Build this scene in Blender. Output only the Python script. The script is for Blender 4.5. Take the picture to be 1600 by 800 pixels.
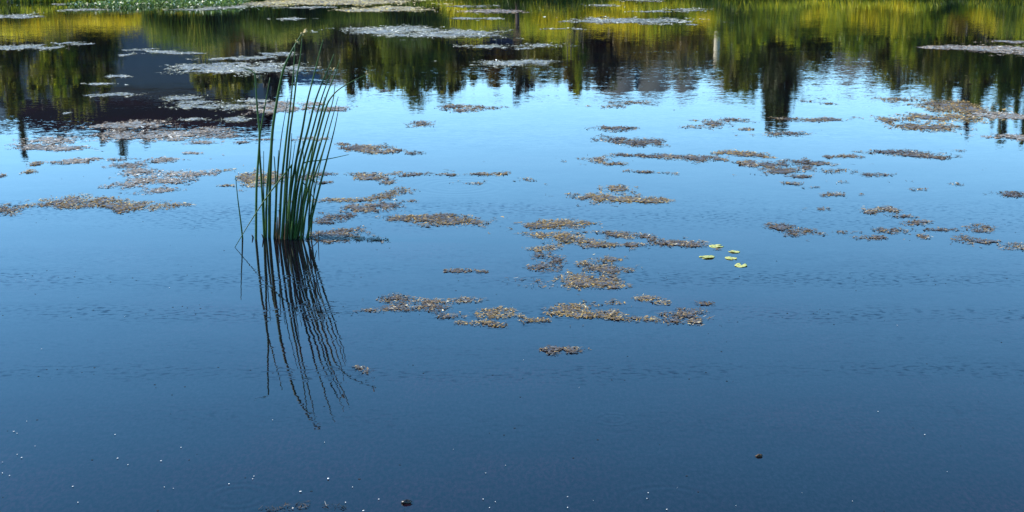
import bpy, math, random
import numpy as np
from mathutils import Vector

for o in list(bpy.data.objects):
    bpy.data.objects.remove(o)
scene = bpy.context.scene
COL = scene.collection
R = math.radians
rng = np.random.default_rng(7)
random.seed(7)

# ------------------------------------------------------------------ camera
FPX = 2198.0                      # focal length in photograph pixels (1600 wide)
CAM_H = 2.2
PITCH = R(13.13)
cam_d = bpy.data.cameras.new('camera')
cam_d.sensor_width = 36.0
cam_d.lens = 36.0 * FPX / 1600.0
cam_d.clip_end = 5000.0
cam = bpy.data.objects.new('camera', cam_d)
cam.location = (0, 0, CAM_H)
cam.rotation_euler = (math.pi / 2 - PITCH, 0, 0)
COL.objects.link(cam)
scene.camera = cam

# ------------------------------------------------------------------ sky and sun
SUN_EL, SUN_AZ = 38.0, -84.0      # azimuth from the view direction (+Y), negative = left
world = bpy.data.worlds.new('World')
scene.world = world
world.use_nodes = True
wn = world.node_tree.nodes
wl = world.node_tree.links
bg = wn['Background']
sky = wn.new('ShaderNodeTexSky')
sky.sky_type = 'NISHITA'
sky.sun_disc = False
sky.sun_elevation = R(SUN_EL)
sky.sun_rotation = R(SUN_AZ)
sky.altitude = 1500
sky.air_density = 0.85
sky.dust_density = 0.05
sky.ozone_density = 0.9
hs = wn.new('ShaderNodeHueSaturation')          # clear, dry autumn air: a deeper blue all over
hs.inputs['Saturation'].default_value = 1.27
hs.inputs['Hue'].default_value = 0.488
wl.new(sky.outputs[0], hs.inputs['Color'])
wl.new(hs.outputs[0], bg.inputs[0])
bg.inputs[1].default_value = 0.15

sun_d = bpy.data.lights.new('sun', 'SUN')
sun_d.energy = 3.4
sun_d.angle = R(0.5)
sun_d.color = (1.0, 0.93, 0.82)
sun = bpy.data.objects.new('sun', sun_d)
sdir = Vector((math.sin(R(SUN_AZ)) * math.cos(R(SUN_EL)), math.cos(R(SUN_AZ)) * math.cos(R(SUN_EL)), math.sin(R(SUN_EL))))
sun.rotation_euler = sdir.to_track_quat('Z', 'Y').to_euler()
sun.location = sdir * 60
COL.objects.link(sun)

vs = scene.view_settings
vs.view_transform = 'Standard'
vs.look = 'None'
vs.exposure = 1.58
vs.gamma = 1.0
vs.use_curve_mapping = False

# ------------------------------------------------------------------ geometry of the view
CP, SP = math.cos(PITCH), math.sin(PITCH)

def ray(px, py):
    u = (px - 800.0) / FPX
    v = (400.0 - py) / FPX
    return np.array([u, CP + v * SP, -SP + v * CP])

def water_at(px, py):
    d = ray(px, py)
    t = CAM_H / -d[2]
    return np.array([d[0] * t, d[1] * t, 0.0])

def at_depth(px, py, Y):
    d = ray(px, py)
    t = Y / d[1]
    return np.array([d[0] * t, Y, CAM_H + d[2] * t])

def x_at(px, D):
    """world X of a picture column at ground distance D near the horizon"""
    return (px - 800.0) / FPX * D * 1.02

def refl_height(py, D):
    """height of a thing at distance D whose mirror image ends at picture row py"""
    dep = PITCH + math.atan((py - 400.0) / FPX)
    return D * math.tan(dep) - CAM_H

# ------------------------------------------------------------------ helpers
def vnoise(x, y, seed=0):
    xi = np.floor(x).astype(np.int64); yi = np.floor(y).astype(np.int64)
    xf = x - xi; yf = y - yi
    xf = xf * xf * (3 - 2 * xf); yf = yf * yf * (3 - 2 * yf)
    def h(a, b):
        n = (a * 374761393 + b * 668265263 + seed * 974634777) & 0x7fffffff
        n = ((n ^ (n >> 13)) * 1274126177) & 0x7fffffff
        return ((n ^ (n >> 16)) & 0xffff) / 65535.0
    a = h(xi, yi); b = h(xi + 1, yi); c = h(xi, yi + 1); d = h(xi + 1, yi + 1)
    return (a * (1 - xf) + b * xf) * (1 - yf) + (c * (1 - xf) + d * xf) * yf

def fbm(x, y, seed=0, octaves=4):
    s = 0; a = 0.5; t = 0
    for k in range(octaves):
        s = s + a * vnoise(x * 2 ** k + 17.3 * k, y * 2 ** k - 9.1 * k, seed + k)
        t += a; a *= 0.55
    return s / t - 0.5

def link(name, me, parent=None):
    o = bpy.data.objects.new(name, me)
    COL.objects.link(o)
    if parent is not None:
        o.parent = parent
        o.matrix_parent_inverse = parent.matrix_world.inverted()
    return o

def poly_mesh(name, verts, nper, mat, attrs=None, smooth=False):
    """verts (N, nper, 3): N separate polygons of nper corners"""
    verts = np.asarray(verts, dtype=np.float32)
    n = verts.shape[0]
    me = bpy.data.meshes.new(name)
    me.vertices.add(n * nper)
    me.vertices.foreach_set('co', verts.reshape(-1))
    me.loops.add(n * nper)
    me.loops.foreach_set('vertex_index', np.arange(n * nper, dtype=np.int32))
    me.polygons.add(n)
    me.polygons.foreach_set('loop_start', np.arange(0, n * nper, nper, dtype=np.int32))
    if smooth:
        me.polygons.foreach_set('use_smooth', np.ones(n, dtype=bool))
    me.update(calc_edges=True)
    for k, v in (attrs or {}).items():
        a = me.attributes.new(k, 'FLOAT', 'POINT')
        a.data.foreach_set('value', np.asarray(v, dtype=np.float32).reshape(-1))
    me.materials.append(mat)
    return me

def idx_mesh(name, verts, faces, mat, smooth=True, attrs=None):
    me = bpy.data.meshes.new(name)
    me.from_pydata([tuple(map(float, v)) for v in verts], [], [tuple(map(int, f)) for f in faces])
    me.update()
    if smooth:
        me.polygons.foreach_set('use_smooth', np.ones(len(me.polygons), dtype=bool))
    for k, v in (attrs or {}).items():
        a = me.attributes.new(k, 'FLOAT', 'POINT')
        a.data.foreach_set('value', np.asarray(v, dtype=np.float32).reshape(-1))
    if mat is not None:
        me.materials.append(mat)
    return me

def tube(points, radii, sides=6):
    """closed tapered tube along a polyline -> verts, faces"""
    P = [np.asarray(p, float) for p in points]
    V = []; F = []
    for i, p in enumerate(P):
        t = P[min(i + 1, len(P) - 1)] - P[max(i - 1, 0)]
        t = t / (np.linalg.norm(t) + 1e-9)
        ref = np.array([0, 1.0, 0]) if abs(t[1]) < 0.9 else np.array([1.0, 0, 0])
        a = np.cross(t, ref); a /= np.linalg.norm(a)
        b = np.cross(t, a)
        for s in range(sides):
            th = 2 * math.pi * s / sides
            V.append(p + radii[i] * (math.cos(th) * a + math.sin(th) * b))
    n = len(P)
    for i in range(n - 1):
        for s in range(sides):
            s2 = (s + 1) % sides
            F.append((i * sides + s, i * sides + s2, (i + 1) * sides + s2, (i + 1) * sides + s))
    F.append(tuple(range(sides - 1, -1, -1)))
    F.append(tuple((n - 1) * sides + s for s in range(sides)))
    return V, F

def join(parts):
    V = []; F = []
    for v, f in parts:
        o = len(V)
        V += list(v); F += [tuple(i + o for i in q) for q in f]
    return V, F

def box(x0, x1, y0, y1, z0, z1):
    V = [(x, y, z) for z in (z0, z1) for y in (y0, y1) for x in (x0, x1)]
    F = [(0, 2, 3, 1), (4, 5, 7, 6), (0, 1, 5, 4), (2, 6, 7, 3), (0, 4, 6, 2), (1, 3, 7, 5)]
    return V, F

def smooth_path(pts, n=8):
    """Catmull-Rom through points"""
    P = [np.asarray(p, float) for p in pts]
    P = [2 * P[0] - P[1]] + P + [2 * P[-1] - P[-2]]
    out = []
    for i in range(1, len(P) - 2):
        for k in range(n):
            t = k / n
            a, b, c, d = P[i - 1], P[i], P[i + 1], P[i + 2]
            out.append(0.5 * (2 * b + (c - a) * t + (2 * a - 5 * b + 4 * c - d) * t * t + (3 * b - a - 3 * c + d) * t ** 3))
    out.append(P[-2])
    return out

def tag(o, label=None, cat=None, group=None, kind=None):
    if label: o['label'] = label
    if cat: o['category'] = cat
    if group: o['group'] = group
    if kind: o['kind'] = kind
    return o

def empty(name, loc):
    o = bpy.data.objects.new(name, None)
    o.location = loc
    COL.objects.link(o)
    bpy.context.view_layer.update()
    return o

# ------------------------------------------------------------------ materials
class NB:
    """small node builder"""
    def __init__(self, name):
        self.m = bpy.data.materials.new(name)
        self.m.use_nodes = True
        self.n = self.m.node_tree.nodes
        self.l = self.m.node_tree.links
        self.p = self.n['Principled BSDF']
        self.out = self.n['Material Output']
    def put(self, inp, v):
        if isinstance(v, (int, float, tuple, list)):
            inp.default_value = v
        else:
            self.l.new(v, inp)
    def math(self, op, a, b=None, c=None):
        nd = self.n.new('ShaderNodeMath'); nd.operation = op
        self.put(nd.inputs[0], a)
        if b is not None: self.put(nd.inputs[1], b)
        if c is not None: self.put(nd.inputs[2], c)
        return nd.outputs[0]
    def vmath(self, op, a, b=None):
        nd = self.n.new('ShaderNodeVectorMath'); nd.operation = op
        self.put(nd.inputs[0], a)
        if b is not None:
            self.put(nd.inputs['Scale'] if op == 'SCALE' else nd.inputs[1], b)
        return nd.outputs['Value'] if op in ('LENGTH', 'DOT_PRODUCT') else nd.outputs[0]
    def pos(self):
        return self.n.new('ShaderNodeNewGeometry').outputs['Position']
    def sep(self, v):
        nd = self.n.new('ShaderNodeSeparateXYZ'); self.put(nd.inputs[0], v); return nd.outputs
    def comb(self, x, y, z):
        nd = self.n.new('ShaderNodeCombineXYZ')
        for i, v in enumerate((x, y, z)): self.put(nd.inputs[i], v)
        return nd.outputs[0]
    def noise(self, vec, scale=1.0, detail=2.0, rough=0.5):
        nd = self.n.new('ShaderNodeTexNoise')
        self.put(nd.inputs['Vector'], vec)
        nd.inputs['Scale'].default_value = scale
        nd.inputs['Detail'].default_value = detail
        nd.inputs['Roughness'].default_value = rough
        return nd.outputs
    def attr(self, name):
        nd = self.n.new('ShaderNodeAttribute'); nd.attribute_name = name; return nd.outputs['Fac']
    def ramp(self, fac, stops, interp='LINEAR'):
        nd = self.n.new('ShaderNodeValToRGB'); cr = nd.color_ramp; cr.interpolation = interp
        while len(cr.elements) < len(stops): cr.elements.new(0.5)
        for e, (p, c) in zip(cr.elements, stops):
            e.position = p; e.color = (c[0], c[1], c[2], 1)
        self.put(nd.inputs[0], fac)
        return nd.outputs[0]
    def mix(self, fac, a, b):
        nd = self.n.new('ShaderNodeMix'); nd.data_type = 'RGBA'
        self.put(nd.inputs[0], fac)
        self.put(nd.inputs[6], a if not isinstance(a, tuple) else (*a[:3], 1))
        self.put(nd.inputs[7], b if not isinstance(b, tuple) else (*b[:3], 1))
        return nd.outputs[2]
    def bump(self, h, strength, dist):
        nd = self.n.new('ShaderNodeBump'); self.put(nd.inputs['Height'], h)
        nd.inputs['Strength'].default_value = strength; nd.inputs['Distance'].default_value = dist
        return nd.outputs[0]

def leaf_mat(name, stops, trans=0.4, rough=0.5, attr='rnd', spec=0.4, hgt=None):
    b = NB(name)
    col = b.ramp(b.attr(attr), stops)
    if hgt is not None:
        col2 = b.ramp(b.attr(attr), hgt)
        f = b.n.new('ShaderNodeMapRange')
        b.put(f.inputs[0], b.attr('hgt')); f.inputs[1].default_value = 0.3; f.inputs[2].default_value = 0.75
        col = b.mix(f.outputs[0], col, col2)
    b.put(b.p.inputs['Base Color'], col)
    b.p.inputs['Roughness'].default_value = rough
    b.p.inputs['Specular IOR Level'].default_value = spec
    if trans > 0:
        tr = b.n.new('ShaderNodeBsdfTranslucent'); b.put(tr.inputs['Color'], col)
        mx = b.n.new('ShaderNodeMixShader'); mx.inputs[0].default_value = trans
        b.l.new(b.p.outputs[0], mx.inputs[1]); b.l.new(tr.outputs[0], mx.inputs[2])
        b.l.new(mx.outputs[0], b.out.inputs[0])
    return b.m

def plain_mat(name, c1, c2, scale=4.0, rough=0.7, spec=0.3, bump=0.0, stretch=(1, 1, 1)):
    b = NB(name)
    v = b.vmath('MULTIPLY', b.pos(), stretch)
    nz = b.noise(v, scale, 4.0, 0.6)
    b.put(b.p.inputs['Base Color'], b.ramp(nz[0], [(0.3, c1), (0.7, c2)]))
    b.p.inputs['Roughness'].default_value = rough
    b.p.inputs['Specular IOR Level'].default_value = spec
    if bump:
        b.put(b.p.inputs['Normal'], b.bump(nz[0], 0.6, bump))
    return b.m

# ---- water: a calm dark pond, dark body colour under a clear dielectric surface
def water_material():
    b = NB('pond_water')
    P = b.pos()
    x, y, z = b.sep(P)[0:3]
    # fine capillary ripple and longer swell, crests roughly across the view
    n1 = b.noise(b.vmath('MULTIPLY', P, (7.0, 16.0, 1)), 1.0, 2.0, 0.6)[1]
    n2 = b.noise(b.vmath('MULTIPLY', P, (1.3, 3.2, 1)), 1.0, 3.0, 0.55)[1]
    n3 = b.noise(b.vmath('MULTIPLY', P, (22.0, 45.0, 1)), 1.0, 2.0, 0.6)[1]
    # breeze: smoother and rougher streaks lying across the pond
    breeze = b.noise(b.vmath('MULTIPLY', P, (0.06, 0.42, 1)), 1.0, 3.0, 0.6)[0]
    breeze = b.math('MULTIPLY_ADD', b.math('SUBTRACT', breeze, 0.42), 3.0, 0.35)
    breeze = b.math('MINIMUM', b.math('MAXIMUM', breeze, 0.25), 1.4)
    open_w = b.math('MINIMUM', b.math('MAXIMUM', b.math('DIVIDE', b.math('SUBTRACT', y, 13.0), 14.0), 0.0), 1.0)   # the far half is less sheltered
    breeze = b.math('MULTIPLY', breeze, b.math('MULTIPLY_ADD', open_w, 2.2, 1.0))
    warp = b.math('SUBTRACT', b.noise(b.vmath('MULTIPLY', P, (0.55, 0.25, 1)), 1.0, 3.0, 0.6)[0], 0.5)
    patch = b.noise(b.vmath('MULTIPLY', P, (1.1, 2.2, 1)), 1.0, 3.0, 0.7)[0]
    patch = b.math('MINIMUM', b.math('MAXIMUM', b.math('MULTIPLY_ADD', patch, 4.0, -1.35), 0.0), 1.3)
    band = 0.0
    for (py, tilt, wid, amp) in ((341, 0.05, 0.38, 0.55), (437, -0.015, 0.22, 0.8), (491, 0.01, 0.17, 0.8), (584, -0.012, 0.14, 0.65), (325, -0.01, 0.30, 0.4), (405, 0.02, 0.3, 0.15), (540, -0.02, 0.2, 0.15), (660, 0.02, 0.2, 0.15)):
        y0 = float(water_at(800, py)[1])
        d = b.math('SUBTRACT', y, y0)
        d = b.math('MULTIPLY_ADD', x, tilt, d)
        d = b.math('MULTIPLY_ADD', warp, wid * 4.5, d)
        d = b.math('DIVIDE', d, wid)
        g = b.math('EXPONENT', b.math('MULTIPLY', b.math('MULTIPLY', d, d), -1.0))
        band = b.math('MULTIPLY_ADD', g, amp, band)
    band = b.math('MULTIPLY', band, patch)
    # sparse wavelets inside the breeze bands
    wv = b.noise(b.vmath('MULTIPLY', P, (19.0, 34.0, 1)), 1.0, 1.0, 0.5)
    sp = b.math('MAXIMUM', b.math('SUBTRACT', wv[0], 0.52), 0.0)
    wavelet = b.math('MULTIPLY', b.math('MULTIPLY', sp, band), -0.5)
    half = (0.5, 0.5, 0.5)
    s1 = b.vmath('SCALE', b.vmath('SUBTRACT', n1, half), b.math('MULTIPLY', breeze, 0.016))
    s2 = b.vmath('SCALE', b.vmath('SUBTRACT', n2, half), 0.007)
    s3 = b.vmath('SCALE', b.vmath('SUBTRACT', n3, half), b.math('MULTIPLY', breeze, 0.018))
    slope = b.vmath('ADD', b.vmath('ADD', s1, s2), s3)
    slope = b.vmath('MULTIPLY', slope, (0.8, 1.0, 0.0))
    slope = b.vmath('ADD', slope, b.comb(0.0, wavelet, 0.0))
    # rings where insects or bubbles touched the surface
    for (px, py, r0, w, k, amp) in ((715, 291, 0.30, 0.18, 60.0, 0.006), (372, 776, 0.11, 0.06, 120.0, 0.012), (958, 655, 0.06, 0.04, 160.0, 0.012), (1045, 792, 0.20, 0.05, 110.0, 0.010), (1335, 659, 0.05, 0.03, 160.0, 0.007)):
        c = water_at(px, py)
        v = b.vmath('SUBTRACT', P, tuple(float(q) for q in c))
        r = b.vmath('LENGTH', v)
        e = b.math('DIVIDE', b.math('SUBTRACT', r, r0), w)
        e = b.math('EXPONENT', b.math('MULTIPLY', b.math('MULTIPLY', e, e), -1.0))
        s = b.math('MULTIPLY', b.math('MULTIPLY', b.math('SINE', b.math('MULTIPLY', r, k)), e), amp)
        slope = b.vmath('ADD', slope, b.vmath('SCALE', b.vmath('NORMALIZE', v), s))
    nrm = b.vmath('NORMALIZE', b.vmath('ADD', slope, (0.0, 0.0, 1.0)))
    b.put(b.p.inputs['Normal'], nrm)
    murk = b.noise(P, 0.7, 4.0, 0.6)[0]
    body = b.ramp(murk, [(0.35, (0.0030, 0.0032, 0.0060)), (0.52, (0.0040, 0.0022, 0.0045)), (0.72, (0.010, 0.0035, 0.0065))])
    fine_grain = b.noise(b.vmath('MULTIPLY', P, (60.0, 26.0, 1)), 1.0, 3.0, 0.75)[0]     # fine grain in the body colour
    fine_grain = b.math('MAXIMUM', b.math('MULTIPLY_ADD', fine_grain, 7.0, -2.7), 0.1)
    b.put(b.p.inputs['Base Color'], b.vmath('SCALE', body, fine_grain))
    b.p.inputs['Roughness'].default_value = 0.012
    b.p.inputs['IOR'].default_value = 1.333
    return b.m

M = {}
M['water'] = water_material()

b = NB('ground')
P = b.pos()
gz = b.sep(P)[2]
n_big = b.noise(P, 0.6, 5.0, 0.6)[0]
n_fine = b.noise(P, 14.0, 3.0, 0.6)[0]
gravel = b.ramp(n_fine, [(0.3, (0.30, 0.25, 0.23)), (0.7, (0.46, 0.41, 0.40))])
grass = b.ramp(n_big, [(0.3, (0.06, 0.085, 0.02)), (0.7, (0.16, 0.15, 0.04))])
mr = b.n.new('ShaderNodeMapRange')
b.put(mr.inputs[0], b.math('MULTIPLY_ADD', n_big, 0.2, gz)); mr.inputs[1].default_value = 0.20; mr.inputs[2].default_value = 0.34
b.put(b.p.inputs['Base Color'], b.mix(mr.outputs[0], gravel, grass))
b.p.inputs['Roughness'].default_value = 0.9
b.put(b.p.inputs['Normal'], b.bump(n_fine, 0.5, 0.03))
M['ground'] = b.m

M['hill'] = plain_mat('hill_forest', (0.045, 0.055, 0.05), (0.10, 0.095, 0.09), 0.06, 0.95, 0.1)
M['stem'] = plain_mat('rush_stem', (0.010, 0.034, 0.007), (0.028, 0.070, 0.010), 9.0, 0.45, 0.22, 0.0, (3, 3, 0.6))
M['dead'] = plain_mat('dead_stem', (0.035, 0.018, 0.010), (0.11, 0.065, 0.03), 20.0, 0.7, 0.3)
M['seed'] = plain_mat('seed_head', (0.24, 0.17, 0.07), (0.44, 0.34, 0.16), 40.0, 0.7, 0.3)
M['bark'] = plain_mat('bark', (0.05, 0.04, 0.03), (0.12, 0.10, 0.08), 6.0, 0.9, 0.2, 0.01, (3, 3, 0.6))
M['birch'] = plain_mat('birch_bark', (0.16, 0.13, 0.08), (0.50, 0.45, 0.32), 3.0, 0.7, 0.3, 0.0, (1, 1, 5))
M['postwood'] = plain_mat('post_wood', (0.03, 0.022, 0.018), (0.07, 0.05, 0.04), 5.0, 0.8, 0.2, 0.0, (6, 6, 0.8))
M['orange'] = plain_mat('orange_wood', (0.50, 0.22, 0.08), (0.66, 0.34, 0.14), 8.0, 0.6, 0.3)
M['wall'] = plain_mat('grey_siding', (0.12, 0.135, 0.165), (0.14, 0.152, 0.182), 1.2, 0.9, 0.1)
M['wing'] = plain_mat('pale_siding', (0.30, 0.31, 0.33), (0.36, 0.36, 0.37), 1.2, 0.8, 0.2)
M['roof'] = plain_mat('dark_shingles', (0.007, 0.008, 0.010), (0.012, 0.013, 0.016), 5.0, 0.95, 0.0)
M['trim'] = plain_mat('grey_trim', (0.16, 0.16, 0.18), (0.2, 0.2, 0.22), 2.0, 0.7, 0.3)
M['dark'] = plain_mat('dark_door', (0.018, 0.014, 0.013), (0.03, 0.024, 0.022), 3.0, 0.8, 0.2)
M['navy'] = plain_mat('navy_paint', (0.02, 0.03, 0.075), (0.03, 0.04, 0.10), 2.0, 0.6, 0.3)
M['petal'] = plain_mat('white_petal', (0.45, 0.44, 0.41), (0.7, 0.68, 0.63), 60.0, 0.6, 0.4)
M['lump'] = plain_mat('dark_wet_leaf', (0.010, 0.008, 0.007), (0.03, 0.022, 0.016), 60.0, 0.35, 0.5)

b = NB('lily_pad')
nz = b.noise(b.pos(), 45.0, 4.0, 0.7)[0]
c = b.ramp(nz, [(0.30, (0.12, 0.12, 0.03)), (0.42, (0.36, 0.40, 0.07)), (0.55, (0.58, 0.54, 0.15)), (0.72, (0.72, 0.66, 0.36))])
b.put(b.p.inputs['Base Color'], c)
b.p.inputs['Roughness'].default_value = 0.4
tr = b.n.new('ShaderNodeBsdfTranslucent'); b.put(tr.inputs['Color'], c)
mx = b.n.new('ShaderNodeMixShader'); mx.inputs[0].default_value = 0.3
b.l.new(b.p.outputs[0], mx.inputs[1]); b.l.new(tr.outputs[0], mx.inputs[2]); b.l.new(mx.outputs[0], b.out.inputs[0])
M['pad'] = b.m

# algae mats: drifting weed in several tones, the far pale one with sheen painted in
def weed(name, stops, rough):
    return leaf_mat(name, stops, 0.10, rough + 0.18, 'rnd', 0.25)
M['weed_brown'] = weed('weed_brown', [(0.0, (0.030, 0.020, 0.014)), (0.35, (0.10, 0.065, 0.035)), (0.62, (0.20, 0.14, 0.07)), (0.85, (0.29, 0.20, 0.085)), (0.97, (0.38, 0.29, 0.14)), (1.0, (0.6, 0.55, 0.44))], 0.5)
M['weed_gold'] = weed('weed_gold', [(0.0, (0.05, 0.035, 0.018)), (0.3, (0.17, 0.11, 0.045)), (0.6, (0.29, 0.19, 0.06)), (0.85, (0.42, 0.28, 0.085)), (1.0, (0.58, 0.47, 0.24))], 0.5)
M['weed_wet'] = weed('weed_wet', [(0.0, (0.008, 0.007, 0.006)), (0.6, (0.03, 0.022, 0.016)), (0.9, (0.08, 0.06, 0.04)), (1.0, (0.3, 0.28, 0.24))], 0.3)
M['weed_tan'] = weed('weed_tan', [(0.0, (0.07, 0.055, 0.045)), (0.3, (0.20, 0.15, 0.11)), (0.6, (0.33, 0.26, 0.19)), (0.85, (0.45, 0.36, 0.26)), (1.0, (0.75, 0.72, 0.66))], 0.45)
M['weed_pale'] = weed('weed_pale', [(0.0, (0.05, 0.055, 0.035)), (0.3, (0.17, 0.175, 0.12)), (0.6, (0.36, 0.36, 0.28)), (1.0, (0.74, 0.74, 0.66))], 0.42)  # grazing sheen of sky and sun put into the weed colour
M['weed_cream'] = weed('weed_cream', [(0.0, (0.30, 0.24, 0.10)), (0.4, (0.50, 0.42, 0.22)), (0.75, (0.60, 0.54, 0.36)), (1.0, (0.72, 0.58, 0.12))], 0.5)
def film(name, c1, c2):
    b = NB(name)
    nz = b.noise(b.pos(), 18.0, 4.0, 0.65)[0]
    b.put(b.p.inputs['Base Color'], b.ramp(nz, [(0.35, c1), (0.65, c2)]))
    b.p.inputs['Roughness'].default_value = 0.38
    b.put(b.p.inputs['Normal'], b.bump(nz, 0.7, 0.03))
    return b.m
M['film_dark'] = film('film_dark', (0.035, 0.026, 0.026), (0.10, 0.075, 0.065))
M['film_pale'] = film('film_pale', (0.07, 0.065, 0.055), (0.26, 0.24, 0.21))  # lighter film, carries the painted sheen under the far pale mats

# ------------------------------------------------------------------ terrain
def far_shore(X):
    X = np.asarray(X, float)
    t = np.clip((X + 9.0) / 5.0, 0, 1); t = t * t * (3 - 2 * t)
    return 44.0 + 3.2 * t + 0.35 * np.sin(X * 0.55) + 0.2 * np.sin(X * 1.7 + 1)

def terrain_z(X, Y):
    d = np.minimum(np.minimum(Y - 2.6, far_shore(X) - Y), 70 - np.abs(X))
    inside = -np.minimum(0.9, np.maximum(d, 0) * 0.35)
    o = np.maximum(-d, 0)
    outside = 0.75 * (1 - np.exp(-o * 0.28)) + 0.0035 * o
    bumpy = 0.10 * fbm(X * 0.5, Y * 0.5, 3) * np.clip(o * 0.6, 0, 1)
    return np.where(d > 0, inside, outside) + bumpy

def axis(dense_lo, dense_hi, step, lo, hi):
    a = list(np.arange(dense_lo, dense_hi + 1e-6, step))
    s = step; v = dense_hi
    while v < hi:
        s *= 1.35; v += s; a.append(v)
    s = step; v = dense_lo
    while v > lo:
        s *= 1.35; v -= s; a.insert(0, v)
    return np.array(a)

xs = axis(-30, 30, 0.5, -1600, 1600)
ys = np.concatenate([axis(-2, 6, 0.4, -800, 6), np.arange(7, 40, 2.0), axis(40, 56, 0.33, 39.9, 2500)[1:]])
ys = np.unique(np.round(ys, 3))
GX, GY = np.meshgrid(xs, ys)
GZ = terrain_z(GX, GY)
GV = np.stack([GX, GY, GZ], -1).reshape(-1, 3)
nx_, ny_ = len(xs), len(ys)
GF = [(j * nx_ + i, j * nx_ + i + 1, (j + 1) * nx_ + i + 1, (j + 1) * nx_ + i) for j in range(ny_ - 1) for i in range(nx_ - 1)]
tag(link('ground', idx_mesh('ground', GV, GF, M['ground'])), 'gravel edge and grassy banks around the pond', kind='structure')

wv_ = [(-74, 0.5, 0), (74, 0.5, 0), (74, 52, 0), (-74, 52, 0)]
tag(link('water', idx_mesh('water', wv_, [(0, 1, 2, 3)], M['water'], False)), 'calm dark blue pond water mirroring sky and trees', kind='structure')

# distant wooded ridge
def ridge():
    n = 420
    V = []; F = []
    for i in range(n):
        X = -900 + 1800 * i / (n - 1)
        top = 55 + 4 * math.sin(X * 0.011 + 0.5) + 3 * math.sin(X * 0.031) + 3 * math.sin(X * 0.19) * math.sin(X * 0.057) + 7 * (random.random() - 0.5)
        V += [(X, 480, -2), (X, 520, top * 0.72), (X + random.uniform(-2, 2), 560, top), (X, 700, top * 0.5)]
    for i in range(n - 1):
        for k in range(3):
            a = i * 4 + k
            F.append((a, a + 4, a + 5, a + 1))
    return V, F
tag(link('hills', idx_mesh('hills', *ridge(), M['hill'])), 'grey distant wooded ridge mirrored below the tree line', kind='structure')

# ------------------------------------------------------------------ houses beyond the far bank
def gz_at(X, Y):
    return float(terrain_z(np.array([X]), np.array([Y]))[0])

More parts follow.
